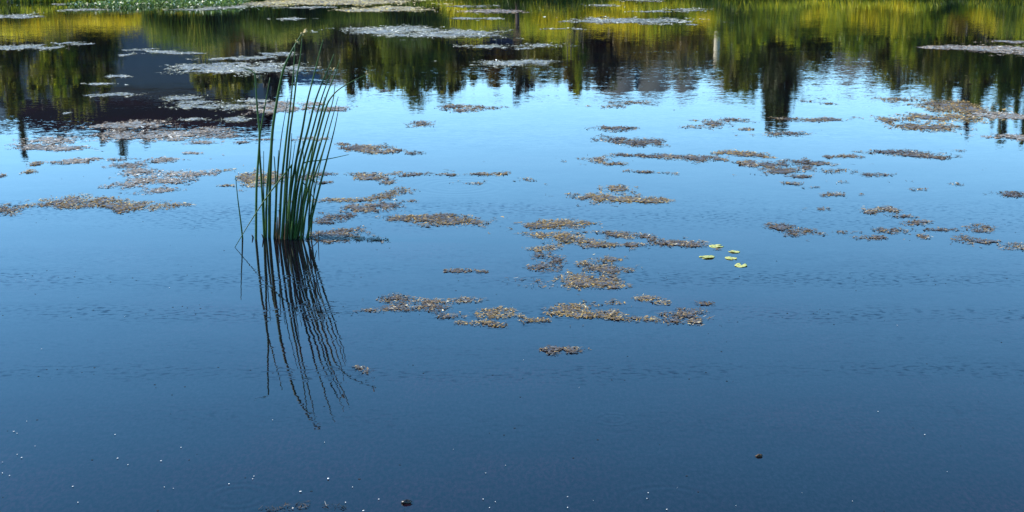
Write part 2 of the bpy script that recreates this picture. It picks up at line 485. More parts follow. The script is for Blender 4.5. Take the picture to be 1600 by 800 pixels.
def house():
    D = 58.0
    xl, xr = x_at(9, D), x_at(384, D)
    g = gz_at((xl + xr) / 2, D) - 0.2
    eave = refl_height(151, D)
    Dr = 62.5
    ridge_h = refl_height(206, Dr)
    depth = 9.0
    root = empty('house', ((xl + xr) / 2, D, g))
    # walls with a gable at both ends
    V = [(xl, D, g), (xr, D, g), (xr, D + depth, g), (xl, D + depth, g),
         (xl, D, eave), (xr, D, eave), (xr, D + depth, eave), (xl, D + depth, eave),
         (xl, D + depth / 2, ridge_h - 0.12), (xr, D + depth / 2, ridge_h - 0.12)]
    F = [(0, 1, 5, 4), (2, 3, 7, 6), (1, 2, 6, 9, 5), (3, 0, 4, 8, 7)]
    link('wall', idx_mesh('house_wall', V, F, M['wall'], False), root)
    # two roof slabs
    ov = 0.35
    def slab(y0, z0, y1, z1):
        t = 0.14
        Vs = [(xl - ov * 0.2, y0, z0), (xr + ov, y0, z0), (xr + ov, y1, z1), (xl - ov * 0.2, y1, z1)]
        Vs += [(a, b_, c + t) for a, b_, c in Vs]
        return Vs, [(3, 2, 1, 0), (4, 5, 6, 7), (0, 1, 5, 4), (1, 2, 6, 5), (2, 3, 7, 6), (3, 0, 4, 7)]
    k = (ridge_h - eave) / (depth / 2)
    rf = link('roof', idx_mesh('house_roof', *join([slab(D - ov, eave - ov * k, D + depth / 2, ridge_h), slab(D + depth + ov, eave - ov * k, D + depth / 2 + 0.003, ridge_h + 0.002)]), M['roof'], False), root)
    link('fascia', idx_mesh('house_fascia', *box(xl, xr, D - ov - 0.03, D - ov - 0.004, eave - ov * k - 0.02, eave - ov * k + 0.13), M['trim'], False), rf)
    # wide dark garage opening
    a, c = x_at(177, D), x_at(268, D)
    top = refl_height(46, D)
    gd = link('garage_door', idx_mesh('garage_door', *box(a, c, D - 0.05, D - 0.004, g + 0.1, top), M['dark'], False), root)
    for s in (a - 0.12, c + 0.005):
        link('door_frame', idx_mesh('door_frame', *box(s, s + 0.115, D - 0.07, D - 0.003, g + 0.1, top + 0.1), M['trim'], False), gd)
    for s in (xl - 0.02, xr - 0.1):
        link('corner_board', idx_mesh('corner_board', *box(s, s + 0.12, D - 0.03, D - 0.002, g, eave - 0.15), M['trim'], False), root)
    tag(root, 'large dark grey house with black roof, mirrored at upper left of the water', 'house')
    # paler neighbour showing past its left end
    D2 = 64.0
    x0, x1 = x_at(-190, D2), x_at(20, D2)
    h2 = refl_height(200, D2)
    r2 = empty('house', ((x0 + x1) / 2, D2, g))
    link('wall', idx_mesh('house_wall', *box(x0, x1, D2, D2 + 6, g, h2 - 0.2), M['wing'], False), r2)
    link('roof', idx_mesh('flat_roof', *box(x0 - 0.2, x1 + 0.2, D2 - 0.25, D2 + 6.2, h2 - 0.197, h2), M['roof'], False), r2)
    tag(r2, 'pale grey flat roofed house behind the dark house, mirrored at the left edge', 'house')
    # navy shed
    D3 = 52.0
    x0, x1 = x_at(700, D3), x_at(802, D3)
    h3 = refl_height(79, D3)
    r3 = empty('shed', ((x0 + x1) / 2, D3, gz_at(x0, D3)))
    g3 = gz_at(x0, D3) - 0.1
    link('wall', idx_mesh('shed_wall', *box(x0, x1, D3, D3 + 2, g3, h3 - 0.25), M['navy'], False), r3)
    V = [(x0 - .1, D3 - .15, h3 - .247), (x1 + .1, D3 - .15, h3 - .247), (x1 + .1, D3 + 2.15, h3 - .247), (x0 - .1, D3 + 2.15, h3 - .247), (x0 - .1, D3 + 1, h3), (x1 + .1, D3 + 1, h3)]
    link('roof', idx_mesh('shed_roof', V, [(0, 1, 5, 4), (2, 3, 4, 5), (0, 4, 3), (1, 2, 5), (3, 2, 1, 0)], M['roof'], False), r3)
    for px in (776, 784):
        xx = x_at(px, D3)
        link('batten', idx_mesh('shed_batten', *box(xx - .015, xx + .015, D3 - .03, D3 - .002, g3, h3 - .26), M['trim'], False), r3)
    tag(r3, 'small navy blue shed mirrored behind the marker post', 'shed')
    # grey lodge roof glimpsed between trees behind the rushes
    D4 = 60.0
    x0, x1 = x_at(462, D4), x_at(548, D4)
    h4 = refl_height(140, D4); e4 = refl_height(88, D4)
    r4 = empty('cabin', ((x0 + x1) / 2, D4, 0.6))
    link('wall', idx_mesh('cabin_wall', *box(x0 + .1, x1 - .1, D4, D4 + 4, 0.5, e4), M['dark'], False), r4)
    V = [(x0, D4 - .3, e4), (x1, D4 - .3, e4), (x1, D4 + 4.3, e4), (x0, D4 + 4.3, e4), (x0, D4 + 2, h4), (x1, D4 + 2, h4)]
    link('roof', idx_mesh('cabin_roof', V, [(0, 1, 5, 4), (2, 3, 4, 5), (0, 4, 3), (1, 2, 5), (3, 2, 1, 0)], M['wall'], False), r4)
    tag(r4, 'small cabin with pale grey roof mirrored behind the tips of the rushes', 'cabin')
house()

# marker post with an orange box on top, and a bleached birch snag
def marker():
    X = x_at(808, 46.6)
    D = float(far_shore(X)) - 0.7
    X = x_at(808, D)
    g = gz_at(X, D) - 0.3
    h = refl_height(61, D)
    r = empty('marker_post', (X, D, g))
    link('post', idx_mesh('post', *tube([(X, D, g), (X, D, (g + h) / 2), (X + .01, D, h - .3)], [.075, .07, .065], 8), M['postwood']), r)
    bx = link('nest_box', idx_mesh('nest_box', *box(X - .13, X + .11, D - .1, D + .1, h - .22, h - .03), M['orange'], False), r)
    V = [(X - .17, D - .15, h - .027), (X + .15, D - .15, h - .027), (X + .15, D + .15, h + .03), (X - .17, D + .15, h + .03)]
    V += [(a, b_, c + .025) for a, b_, c in V]
    link('lid', idx_mesh('nest_box_lid', V, [(3, 2, 1, 0), (4, 5, 6, 7), (0, 1, 5, 4), (1, 2, 6, 5), (2, 3, 7, 6), (3, 0, 4, 7)], M['postwood'], False), bx)
    link('bracket', idx_mesh('post_bracket', *box(X - .14, X + .12, D - .11, D + .11, h - .33, h - .223), M['postwood'], False), r)
    tag(r, 'dark post carrying a small orange box, mirrored near the top centre', 'post')
    D = 48.2
    X = x_at(1113, D)
    g = gz_at(X, D) - 0.15
    h = refl_height(92, D)
    s = empty('birch_snag', (X, D, g))
    link('trunk', idx_mesh('snag_trunk', *tube([(X + .02, D, g), (X + .05, D, g + .7), (X - .02, D, g + 1.3), (X - .05, D, h)], [.16, .13, .12, .09], 9), M['birch']), s)
    link('stub', idx_mesh('snag_stub', *tube([(X, D, g + 1.2), (X + .18, D - .05, g + 1.42)], [.045, .025], 6), M['birch']), s)
    tag(s, 'pale broken birch trunk mirrored as a cream streak right of centre', 'tree')
marker()

# ------------------------------------------------------------------ trees and shrubs
def leaf_quads(C, size, up_bias=0.0):
    n = len(C)
    a = rng.normal(size=(n, 3)); a[:, 2] *= 0.8
    a /= np.linalg.norm(a, axis=1, keepdims=True)
    r = rng.normal(size=(n, 3))
    b_ = np.cross(a, r); b_ /= np.linalg.norm(b_, axis=1, keepdims=True)
    s = size * rng.uniform(0.6, 1.3, (n, 1))
    a = a * s; b_ = b_ * s * rng.uniform(0.4, 0.75, (n, 1))
    return np.stack([C - a, C - b_ * 0.9 + a * 0.1, C + a, C + b_], 1)

LEAF = {
    'willow': leaf_mat('willow_leaf', [(0.0, (0.03, 0.04, 0.008)), (0.4, (0.08, 0.10, 0.014)), (0.75, (0.24, 0.24, 0.018)), (1.0, (0.42, 0.36, 0.02))], 0.55),
    'birch': leaf_mat('birch_leaf', [(0.0, (0.03, 0.045, 0.01)), (0.5, (0.11, 0.16, 0.014)), (1.0, (0.30, 0.32, 0.02))], 0.55),
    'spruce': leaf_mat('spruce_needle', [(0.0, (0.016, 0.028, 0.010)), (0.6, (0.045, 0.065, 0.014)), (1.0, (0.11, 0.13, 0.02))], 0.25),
    'amber': leaf_mat('amber_leaf', [(0.0, (0.05, 0.04, 0.01)), (0.5, (0.16, 0.11, 0.016)), (1.0, (0.30, 0.21, 0.025))], 0.4),
    'dark': leaf_mat('dark_leaf', [(0.0, (0.010, 0.012, 0.006)), (0.6, (0.025, 0.028, 0.010)), (1.0, (0.05, 0.05, 0.015))], 0.15),
    'lime': leaf_mat('lime_leaf', [(0.0, (0.06, 0.10, 0.010)), (0.5, (0.24, 0.30, 0.016)), (1.0, (0.52, 0.48, 0.02))], 0.55),
}

def tree(px, D, tip, wpx, kind, label, base=None, nleaf=5200, cat='tree', group=None, spires=5):
    """a tree whose mirror image ends at row tip, wpx picture pixels wide; base row = where its crown begins"""
    X = x_at(px, D)
    g = gz_at(X, D) - 0.1
    top = refl_height(tip, D)
    w = wpx / FPX * D * 0.5 * 1.3
    low = refl_height(base, D) if base is not None else g + 0.25 * (top - g)
    low = max(low, g + 0.1)
    name = {'spruce': 'spruce_tree', 'willow': 'willow_tree', 'birch': 'birch_tree', 'amber': 'autumn_shrub', 'dark': 'dark_shrub', 'lime': 'lime_shrub'}[kind]
    root = empty(name, (X, D, g))
    H = top - low
    tubes = []
    if kind == 'spruce':
        tubes.append(tube([(X, D, g), (X, D, (g + top) / 2), (X, D, top)], [0.11, 0.06, 0.012], 7))
        cs = []; rn = []
        nb = 90
        for i in range(nb):
            t = (i + rng.random()) / nb
            zz = low + H * t
            L = w * (1 - t) ** 1.1 * rng.uniform(0.65, 1.12) + 0.05
            az = rng.uniform(0, 2 * math.pi)
            e = np.array([math.cos(az), math.sin(az), -0.28 + 0.35 * t])
            n = int(nleaf / nb * (0.35 + 1.3 * (1 - t)))
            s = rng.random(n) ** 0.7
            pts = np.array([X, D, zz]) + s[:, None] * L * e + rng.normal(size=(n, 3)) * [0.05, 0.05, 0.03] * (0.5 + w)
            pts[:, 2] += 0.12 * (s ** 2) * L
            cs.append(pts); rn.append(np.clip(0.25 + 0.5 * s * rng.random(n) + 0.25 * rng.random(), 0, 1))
            if i % 3 == 0 and t < 0.8:
                tubes.append(tube([(X, D, zz), tuple(np.array([X, D, zz]) + L * 0.8 * e)], [0.022, 0.006], 4))
        C = np.concatenate(cs); rn = np.concatenate(rn)
        sz = 0.095
    else:
        shr = kind in ('amber', 'dark', 'lime')
        tr = 0.035 + 0.018 * (top - g)
        if not shr:
            tubes.append(tube(smooth_path([(X, D, g), (X + rng.normal() * .08, D, g + .4 * (top - g)), (X + rng.normal() * .1, D, g + .9 * (top - g))], 4), [tr * (1 - .085 * k) for k in range(9)], 7))
        cs = []; rn = []
        # vertical shoots of unequal height make an uneven top
        shoots = []
        for s in range(spires):
            f = (s + 0.5) / spires * 2 - 1 + rng.uniform(-.15, .15)
            hh = (1 - 0.35 * f * f) * rng.uniform(0.68, 0.98)
            shoots.append((f * w * 0.8, rng.uniform(-.6, .6) * w, hh))
        shoots[spires // 2] = (rng.uniform(-.15, .15) * w, 0, 1.0)
        for (dx, dy, hh) in shoots:
            p0 = np.array([X + dx * 0.25, D + dy * 0.25, g + (0.1 if shr else 0.18) * (top - g)])
            p1 = np.array([X + dx, D + dy, low + H * hh])
            pm = 0.5 * (p0 + p1) + np.array([dx * 0.25, dy * .25, 0])
            path = smooth_path([p0, pm, p1], 4)
            tubes.append(tube(path, [max(0.006, tr * 0.5 * (1 - k / 8.2)) for k in range(9)], 5))
            ncl = 9
            for c in range(ncl):
                t = (c + rng.random()) / ncl
                zc = low + H * hh * t
                spread = w * (0.45 if not shr else 0.4) * (1.0 - 0.8 * t ** 2.2) + 0.04
                xc = X + dx * (0.55 + 0.5 * t) + rng.normal() * spread * 0.5
                yc = D + dy * (0.55 + 0.5 * t) + rng.normal() * spread * 0.5
                n = int(nleaf / (spires * ncl))
                cs.append(np.array([xc, yc, zc]) + rng.normal(size=(n, 3)) * [spread * 0.36, spread * 0.36, H * hh / ncl * 0.62])
                tone = rng.random()
                rn.append(np.clip(0.15 + 0.55 * tone + 0.3 * rng.normal(size=n) * 0.7, 0, 1))
        C = np.concatenate(cs); rn = np.concatenate(rn)
        keep = C[:, 2] < top + 0.03
        C = C[keep]; rn = rn[keep]
        sz = 0.085
    Q = leaf_quads(C, sz)
    if tubes:
        link('trunk', idx_mesh(name + '_trunk', *join(tubes), M['bark']), root)
    link('crown', poly_mesh(name + '_crown', Q, 4, LEAF[kind], {'rnd': np.repeat(rn, 4)}), root)
    tag(root, label, cat, group or ('shrubs along the far bank' if kind in ('amber', 'dark', 'lime') else 'trees along the far bank'))
    return root

# willows in front of the dark house
tree(25, 50, 188, 84, 'willow', 'yellow green willow mirrored at the far left edge, before the dark house', 52, 7000, spires=5)
tree(140, 50.5, 178, 118, 'willow', 'wide dark green willow mirrored before the middle of the dark house', 45, 9000, spires=6)
tree(110, 49.2, 150, 50, 'lime', 'yellow leaves painting the sunlit left edge of the wide willow, mirrored', 60, 1600, 'shrub', spires=3)  # lit side of the willow, put into leaf colour
tree(62, 48.5, 72, 150, 'dark', 'low dark thicket mirrored under the two willows', 30, 4200, 'shrub', spires=7)
tree(362, 52, 163, 84, 'willow', 'green willow mirrored at the right corner of the dark house', 100, 5200, spires=4)
tree(352, 49.5, 92, 110, 'amber', 'orange brown shrub mirrored left of the rush tips', 38, 4200, 'shrub', spires=6)
tree(435, 50, 150, 70, 'dark', 'dark bush mirrored directly behind the rush stems', 50, 4200, 'shrub', spires=4)
tree(480, 48.8, 88, 120, 'dark', 'dark brown thicket mirrored around the seed heads of the rushes', 30, 5000, 'shrub', spires=6)
# centre
tree(556, 51, 150, 46, 'willow', 'slim olive willow mirrored just right of the rushes', 65, 3400, spires=3)
tree(598, 52, 138, 64, 'birch', 'rounded green birch mirrored between slim willow and tallest birch', 60, 4600, spires=4)
tree(655, 52, 168, 84, 'birch', 'tallest dark green birch mirrored left of centre', 55, 8000, spires=6)
tree(694, 54, 158, 46, 'willow', 'narrow olive willow mirrored beside the tallest birch left of centre', 70, 3600, spires=3)
tree(640, 50, 128, 60, 'birch', 'low bright green birch mirrored before the tallest birch', 60, 3600, spires=4)
tree(722, 53, 142, 56, 'willow', 'olive willow mirrored above the navy shed, left end', 80, 3600, spires=3)
tree(772, 54, 140, 70, 'amber', 'brown autumn bush mirrored below the navy shed', 78, 4200, 'shrub', spires=5)
tree(811, 60, 158, 40, 'dark', 'thin far dark tree mirrored below the marker post', 90, 3200, 'tree', 'trees along the far bank', spires=3)
tree(852, 53, 128, 56, 'willow', 'olive willow mirrored right of the marker post', 62, 3600, spires=4)
tree(890, 50.5, 140, 22, 'amber', 'narrow orange sapling mirrored right of the marker post', 95, 1500, 'shrub', spires=2)
tree(902, 51.5, 152, 26, 'lime', 'narrow lime green sapling mirrored right of the orange sapling', 70, 1900, 'tree', 'trees along the far bank', spires=2)
tree(945, 53, 140, 74, 'dark', 'dark rounded tree mirrored left of the birch snag', 50, 5000, 'tree', 'trees along the far bank', spires=5)
tree(872, 48.6, 52, 60, 'dark', 'low dark bush mirrored just right of the marker post', 22, 2500, 'shrub', spires=4)
tree(1010, 50, 98, 120, 'amber', 'wide brown shrub mirrored below the pale mat, left of the birch snag', 38, 4600, 'shrub', spires=7)
tree(1085, 52, 96, 56, 'willow', 'low olive willow mirrored beside the birch snag', 45, 2600, spires=4)
# right
tree(1140, 51, 152, 56, 'willow', 'olive willow mirrored just right of the birch snag', 50, 4600, spires=4)
tree(1168, 54, 160, 44, 'birch', 'green birch mirrored between the snag and the dark spruce', 60, 3600, spires=3)
tree(1212, 54, 200, 100, 'spruce', 'big dark spruce mirrored as a broad column at right of centre', 45, 8500)
tree(1196, 55, 200, 34, 'spruce', 'slim spruce mirrored at the left side of the big dark spruce', 100, 3000)
tree(1262, 51, 118, 56, 'willow', 'low olive willow mirrored right of the big dark spruce', 50, 3400, spires=4)
tree(1330, 50, 96, 70, 'birch', 'low green birch mirrored where the far ridge shows at right', 45, 3600, spires=5)
tree(1390, 51.5, 150, 74, 'willow', 'olive willow mirrored above the large brown mat', 40, 5600, spires=5)
tree(1448, 52.5, 172, 84, 'willow', 'tall dark willow mirrored above the middle of the large brown mat', 40, 6500, spires=5)
tree(1515, 53, 185, 66, 'birch', 'tall green birch mirrored above the right end of the large brown mat', 40, 5200, spires=4)
tree(1552, 55, 222, 40, 'birch', 'thin birch mirrored near the right edge, left of the last one', 60, 3000, spires=3)
tree(1590, 55, 228, 36, 'birch', 'thin birch mirrored at the very right edge', 50, 3200, spires=3)
tree(1500, 58, 210, 28, 'dark', 'very thin far dark tree mirrored through the large brown mat', 120, 1600, 'tree', 'trees along the far bank', spires=2)
tree(1640, 54, 215, 80, 'willow', 'wide willow mirrored just past the right edge', 40, 5000, spires=5)
tree(1475, 48.9, 50, 56, 'amber', 'rusty orange shrub mirrored at the top right', 0, 2600, 'shrub', spires=4)
tree(1522, 49.4, 64, 84, 'dark', 'black low bush mirrored above the pale mat at top right', 15, 3200, 'shrub', spires=5)
for i, (px, tip, w, where) in enumerate(((1150, 84, 80, 'right of the birch snag'), (1235, 70, 70, 'under the big dark spruce'), (1320, 88, 70, 'left of the rusty shrub'), (1405, 96, 64, 'beside the rusty shrub'), (1590, 86, 60, 'at the right edge'), (955, 34, 90, 'left of the long pale mat'), (850, 40, 60, 'beside the marker post'))):
    tree(px, 48.4 + 0.2 * (i % 3), tip, w, 'lime', 'sunlit yellow green shrub mirrored at the top, ' + where, 5, 3600, 'shrub', spires=6)
# the wood behind reads as one mass
def background_wood():
    n = 60000
    px = rng.uniform(420, 1720, n)
    D = rng.uniform(56, 61, n)
    X = (px - 800) / FPX * D * 1.02
    prof = 124 + 40 * fbm(px / 55, px * 0, 31, 3) + 30 * fbm(px / 16, px * 0, 33, 2) + np.where((px > 1250) & (px < 1350), -22, 0) + np.where((px > 960) & (px < 1110), -16, 0) + np.clip((px - 1360) / 60, 0, 1) * 16
    dep = PITCH + np.arctan((prof - 400) / FPX)
    top = D * np.tan(dep) - CAM_H
    t = rng.random(n) ** 0.8
    Z = 0.7 + (top - 0.7) * t
    tone = np.clip(0.5 + 1.1 * fbm(X * 0.9, Z * 0.9, 41, 3) + 0.15 * rng.normal(size=n), 0, 1)
    m = leaf_mat('wood_leaf', [(0.0, (0.014, 0.018, 0.008)), (0.4, (0.04, 0.045, 0.012)), (0.7, (0.085, 0.09, 0.014)), (1.0, (0.15, 0.14, 0.018))], 0.3)
    o = link('background_wood', poly_mesh('background_wood', leaf_quads(np.stack([X, D, Z], 1), 0.10), 4, m, {'rnd': np.repeat(tone, 4)}))
    tag(o, 'olive and brown wood massed behind the far bank trees', 'wood', kind='stuff')
background_wood()
# tops behind the house
for px, tip, w, where in ((46, 246, 20, 'left end'), (104, 218, 26, 'left of the middle'), (198, 246, 46, 'middle'), (236, 228, 22, 'right of the middle'), (168, 226, 20, 'just left of the middle')):
    tree(px, 74, tip, w * 1.6, 'spruce', 'dark spruce top mirrored above the dark house roof, ' + where, 110, 2600, group='spruces behind the dark house')

# ------------------------------------------------------------------ bank grasses (nobody could count the blades)
def grass_strip(name, label, px0, px1, n, d0, d1, h0, h1, mat, lean=0.18, bw=0.011):
    D = rng.uniform(d0, d1, n)
    X = (rng.uniform(px0, px1, n) - 800) / FPX * 46 * 1.02
    Y = far_shore(X) + D
    Z = terrain_z(X, Y)
    Z = np.where(Z < 0, -0.02, Z - 0.02)
    clump = vnoise(X * 1.3, Y * 1.3, 5)
    big = np.clip(0.45 + 1.7 * fbm(X * 0.8, X * 0 + 3, 77, 3), 0, 1)
    Hh = (h0 + (h1 - h0) * rng.random(n)) * (0.38 + 0.40 * clump + 0.95 * big)
    az = rng.uniform(0, 2 * np.pi, n)
    side = np.stack([np.cos(az), np.sin(az), np.zeros(n)], 1) * (bw * rng.uniform(.6, 1.4, n))[:, None]
    ln = rng.normal(size=(n, 2)) * lean * Hh[:, None]
    b0 = np.stack([X, Y, Z], 1)
    m = b0 + np.stack([ln[:, 0] * .3, ln[:, 1] * .3, Hh * .55], 1)
    t = b0 + np.stack([ln[:, 0], ln[:, 1], Hh], 1)
    q1 = np.stack([b0 - side, b0 + side, m + side * .8, m - side * .8], 1)
    q2 = np.stack([m - side * .8, m + side * .8, t + side * .15, t - side * .15], 1)
    rr = np.clip(rng.random(n) * .6 + 1.5 * (vnoise(X * 1.1, Y * 1.2, 9) - .5) + .15, 0, 1)
    hg = np.concatenate([np.tile([0, 0, .55, .55], (n, 1)), np.tile([.55, .55, 1, 1], (n, 1))])
    r4 = np.repeat(np.concatenate([rr, rr]), 4)
    o = link(name, poly_mesh(name, np.concatenate([q1, q2]), 4, mat, {'rnd': r4, 'hgt': hg}))
    tag(o, label, 'grass', kind='stuff')

GR_Y = leaf_mat('yellow_sedge', [(0.0, (0.03, 0.06, 0.01)), (1.0, (0.10, 0.13, 0.02))], 0.55, hgt=[(0.0, (0.10, 0.12, 0.012)), (0.25, (0.40, 0.30, 0.015)), (0.6, (0.72, 0.56, 0.02)), (1.0, (0.60, 0.56, 0.04))])
GR_G = leaf_mat('green_rush', [(0.0, (0.025, 0.05, 0.012)), (1.0, (0.13, 0.20, 0.02))], 0.5, hgt=[(0.0, (0.03, 0.06, 0.012)), (0.6, (0.14, 0.20, 0.02)), (1.0, (0.46, 0.40, 0.06))])
GR_L = leaf_mat('lime_sedge', [(0.0, (0.08, 0.13, 0.012)), (1.0, (0.36, 0.36, 0.025))], 0.55, hgt=[(0.0, (0.03, 0.06, 0.010)), (0.2, (0.07, 0.13, 0.012)), (0.55, (0.38, 0.42, 0.02)), (1.0, (0.70, 0.54, 0.02))])
grass_strip('sedge_fringe', 'golden yellow sedge fringe along the left far bank', -260, 275, 13000, 0.3, 2.6, 0.42, 0.78, GR_Y)
grass_strip('rush_fringe', 'dark green rush fringe along the far bank left of centre', 262, 700, 15000, 0.1, 2.4, 0.8, 1.35, GR_G, 0.12, 0.012)
grass_strip('bank_grass', 'yellow green tall grass along the right far bank', 690, 1900, 30000, 0.1, 2.6, 0.6, 1.15, GR_L, 0.15, 0.012)
grass_strip('waterline_grass', 'added short bright grass lightening the waterline of the right far bank', 640, 1800, 9000, -0.9, 0.1, 0.2, 0.55, GR_L, 0.3, 0.014)  # front row added to brighten the shaded foot of the tall grass
grass_strip('waterline_sedge', 'added short yellow sedge lightening the waterline of the left far bank', -200, 640, 5000, -0.5, 0.3, 0.15, 0.4, GR_L, 0.3, 0.014)  # likewise added in front, to lighten the shaded bank foot

# low leafy water plants at the left shore
def shore_plants():
    n = 9000
    px = np.concatenate([rng.uniform(165, 405, n * 2 // 3), rng.uniform(-40, 180, n // 3)])
    X = (px - 800) / FPX * 44
    lo = np.where(px > 165, 40.2 + 1.2 * fbm(X * .5, X * 0, 11) + np.clip((px - 330) / 60, 0, 2) * 0.6, 43.4)
    Y = lo + rng.random(n) ** 1.2 * (45.2 - lo)
    cl = fbm(X * 0.8, Y * 0.8, 21)
    keep = cl > -0.12
    X, Y, cl = X[keep], Y[keep], cl[keep]
    Z = np.maximum(terrain_z(X, Y), 0) + 0.01 + rng.random(len(X)) * (0.10 + 0.25 * np.clip(cl + .1, 0, 1))
    C = np.stack([X, Y, Z], 1)
    Q = leaf_quads(C, 0.045)
    rn = np.clip(rng.random(len(X)) ** 1.3, 0, 1)
    m = leaf_mat('shore_leaf', [(0.0, (0.03, 0.06, 0.012)), (0.6, (0.10, 0.17, 0.03)), (0.88, (0.22, 0.30, 0.06)), (0.97, (0.75, 0.78, 0.62))], 0.35, 0.35)
    o = link('shore_plants', poly_mesh('shore_plants', Q, 4, m, {'rnd': np.repeat(rn, 4)}))
    tag(o, 'low glossy green leafy plants crowding the top left shore', 'water plants', kind='stuff')
shore_plants()

# ------------------------------------------------------------------ floating algae mats
def mat_mesh(ells, style, dens, seed, grow=1.0, filmy=0.5):
    """ells: list of (px, py, rx, ry) picture ellipses laid on the water plane"""
    E = []
    for (cx, cy, rx, ry) in ells:
        c = water_at(cx, cy)
        up = water_at(cx, cy - ry); dn = water_at(cx, cy + ry)
        E.append((c[0], 0.5 * (up[1] + dn[1]), rx * math.hypot(c[1], CAM_H) / FPX * grow, 0.5 * abs(up[1] - dn[1]) * grow))
    E = np.array(E)
    E[:, 2] *= 1.15; E[:, 3] *= (1.02 if style in ('pale', 'cream') else 1.18)
    if E[:, 1].mean() < 12:
        E[:, 2] *= 1.34; E[:, 3] *= 1.25
    x0, x1 = (E[:, 0] - E[:, 2] * 1.7).min(), (E[:, 0] + E[:, 2] * 1.7).max()
    y0, y1 = (E[:, 1] - E[:, 3] * 1.7).min(), (E[:, 1] + E[:, 3] * 1.7).max()
    D = E[:, 1].mean()
    sc = 0.0021 * D + 0.006
    def field(X, Y):
        m = np.ones(X.shape)
        for cx, cy, rx, ry in E:
            m = m * (1 - 0.97 * np.exp(-1.0 * (((X - cx) / rx) ** 2 + ((Y - cy) / ry) ** 2)))
        f1 = 0.16 / (sc * 7)
        return 1 - m + 0.8 * fbm(X * f1 * 5, Y * f1 * 3.0, seed, 4) + 1.0 * fbm(X * f1 * 18, Y * f1 * 12, seed + 5, 3)
    # thin film
    s = sc * 0.55
    gx = np.arange(x0, x1, s); gy = np.arange(y0, y1, s * 1.6)
    quads = []
    if filmy > 0:
        A, B = np.meshgrid(gx, gy)
        f = field(A + s / 2, B + s * .8)
        ok = f > ((0.98 - 0.35 * filmy) if style in ('brown', 'gold') else (0.98 - 0.35 * filmy))
        a = A[ok]; b_ = B[ok]
        def vz(X, Y): return 0.002 + 0.005 * np.clip(fbm(X * 9, Y * 9, seed + 3, 2) + .35, 0, 1)
        cr = []
        for dx, dy in ((0, 0), (1, 0), (1, 1), (0, 1)):
            X = a + dx * s; Y = b_ + dy * s * 1.6
            jx = (vnoise(X * 31.7, Y * 31.7, 1) - .5) * s * .9; jy = (vnoise(X * 37.1, Y * 33.3, 2) - .5) * s * 1.4
            cr.append(np.stack([X + jx, Y + jy, vz(X, Y)], -1))
        quads = np.stack(cr, 1) if len(a) else []
    # plant fragments
    area = (x1 - x0) * (y1 - y0)
    n = int(min(60000, area / (sc * sc * (0.27 if style in ('brown', 'gold', 'wet', 'tan') else 0.42)) * dens))
    X = rng.uniform(x0, x1, n); Y = rng.uniform(y0, y1, n)
    f = field(X, Y)
    ok = f > 0.38 + 0.36 * (rng.random(n) ** 1.1)
    X, Y, f = X[ok], Y[ok], f[ok]
    n = len(X)
    az = rng.uniform(0, np.pi, n)
    L = sc * rng.uniform(0.40, 1.15, n); W = L * rng.uniform(0.22, 0.6, n)
    strand = rng.random(n) < 0.33
    L = np.where(strand, L * 1.9, L * 0.95); W = np.where(strand, L * 0.09, W)
    tx = rng.normal(0, 0.19, n); ty = rng.normal(0, 0.16, n)
    ang = np.array([0, .7, 2.2, 3.14, 4.0, 5.4])[None, :] + rng.normal(0, .22, (n, 6))
    rr = rng.uniform(.6, 1.1, (n, 6))
    u = np.cos(ang) * rr * L[:, None] * .6; v = np.sin(ang) * rr * W[:, None] * .6
    ca, sa = np.cos(az)[:, None], np.sin(az)[:, None]
    PX = X[:, None] + u * ca - v * sa; PY = Y[:, None] + u * sa + v * ca
    dz = (PX - X[:, None]) * tx[:, None] + (PY - Y[:, None]) * ty[:, None]
    base = 0.003 + 0.004 * rng.random(n) * np.clip(f * 1.5, .2, 1.4)
    PZ = base[:, None] + dz
    PZ = np.maximum(PZ, 0.002)
    tone = np.clip(0.36 + 0.75 * fbm(X * 2.2, Y * 1.2, seed + 9, 3) + 0.30 * rng.normal(size=n), 0, .985)
    tone[rng.random(n) > 0.997] = 1.0
    frag = np.stack([PX, PY, PZ], -1)
    return quads, frag, np.repeat(tone, 6)

MATS = []
def mat(label, ells, style='brown', dens=1.0, grow=1.12, filmy=0.5):
    seed = 100 + len(MATS) * 7
    q, fr, tone = mat_mesh(ells, style, dens, seed, grow, filmy)
    if len(fr) == 0:
        return
    pale = style in ('pale', 'cream', 'tan')
    cx, cy = ells[0][0], ells[0][1]
    wm = M['weed_' + style]
    o = empty('algae_mat', tuple(water_at(cx, max(cy, 1))))
    if len(q):
        c = link('algae_film', poly_mesh('algae_film', q, 4, M['film_pale' if pale else 'film_dark']), o)
        c['kind'] = 'stuff'
    c = link('weed_fragments', poly_mesh('weed_fragments', fr, 6, wm, {'rnd': tone}), o)
    c['kind'] = 'stuff'
    tag(o, label, 'algae mat', 'algae mats drifting on the pond')
    MATS.append(o)

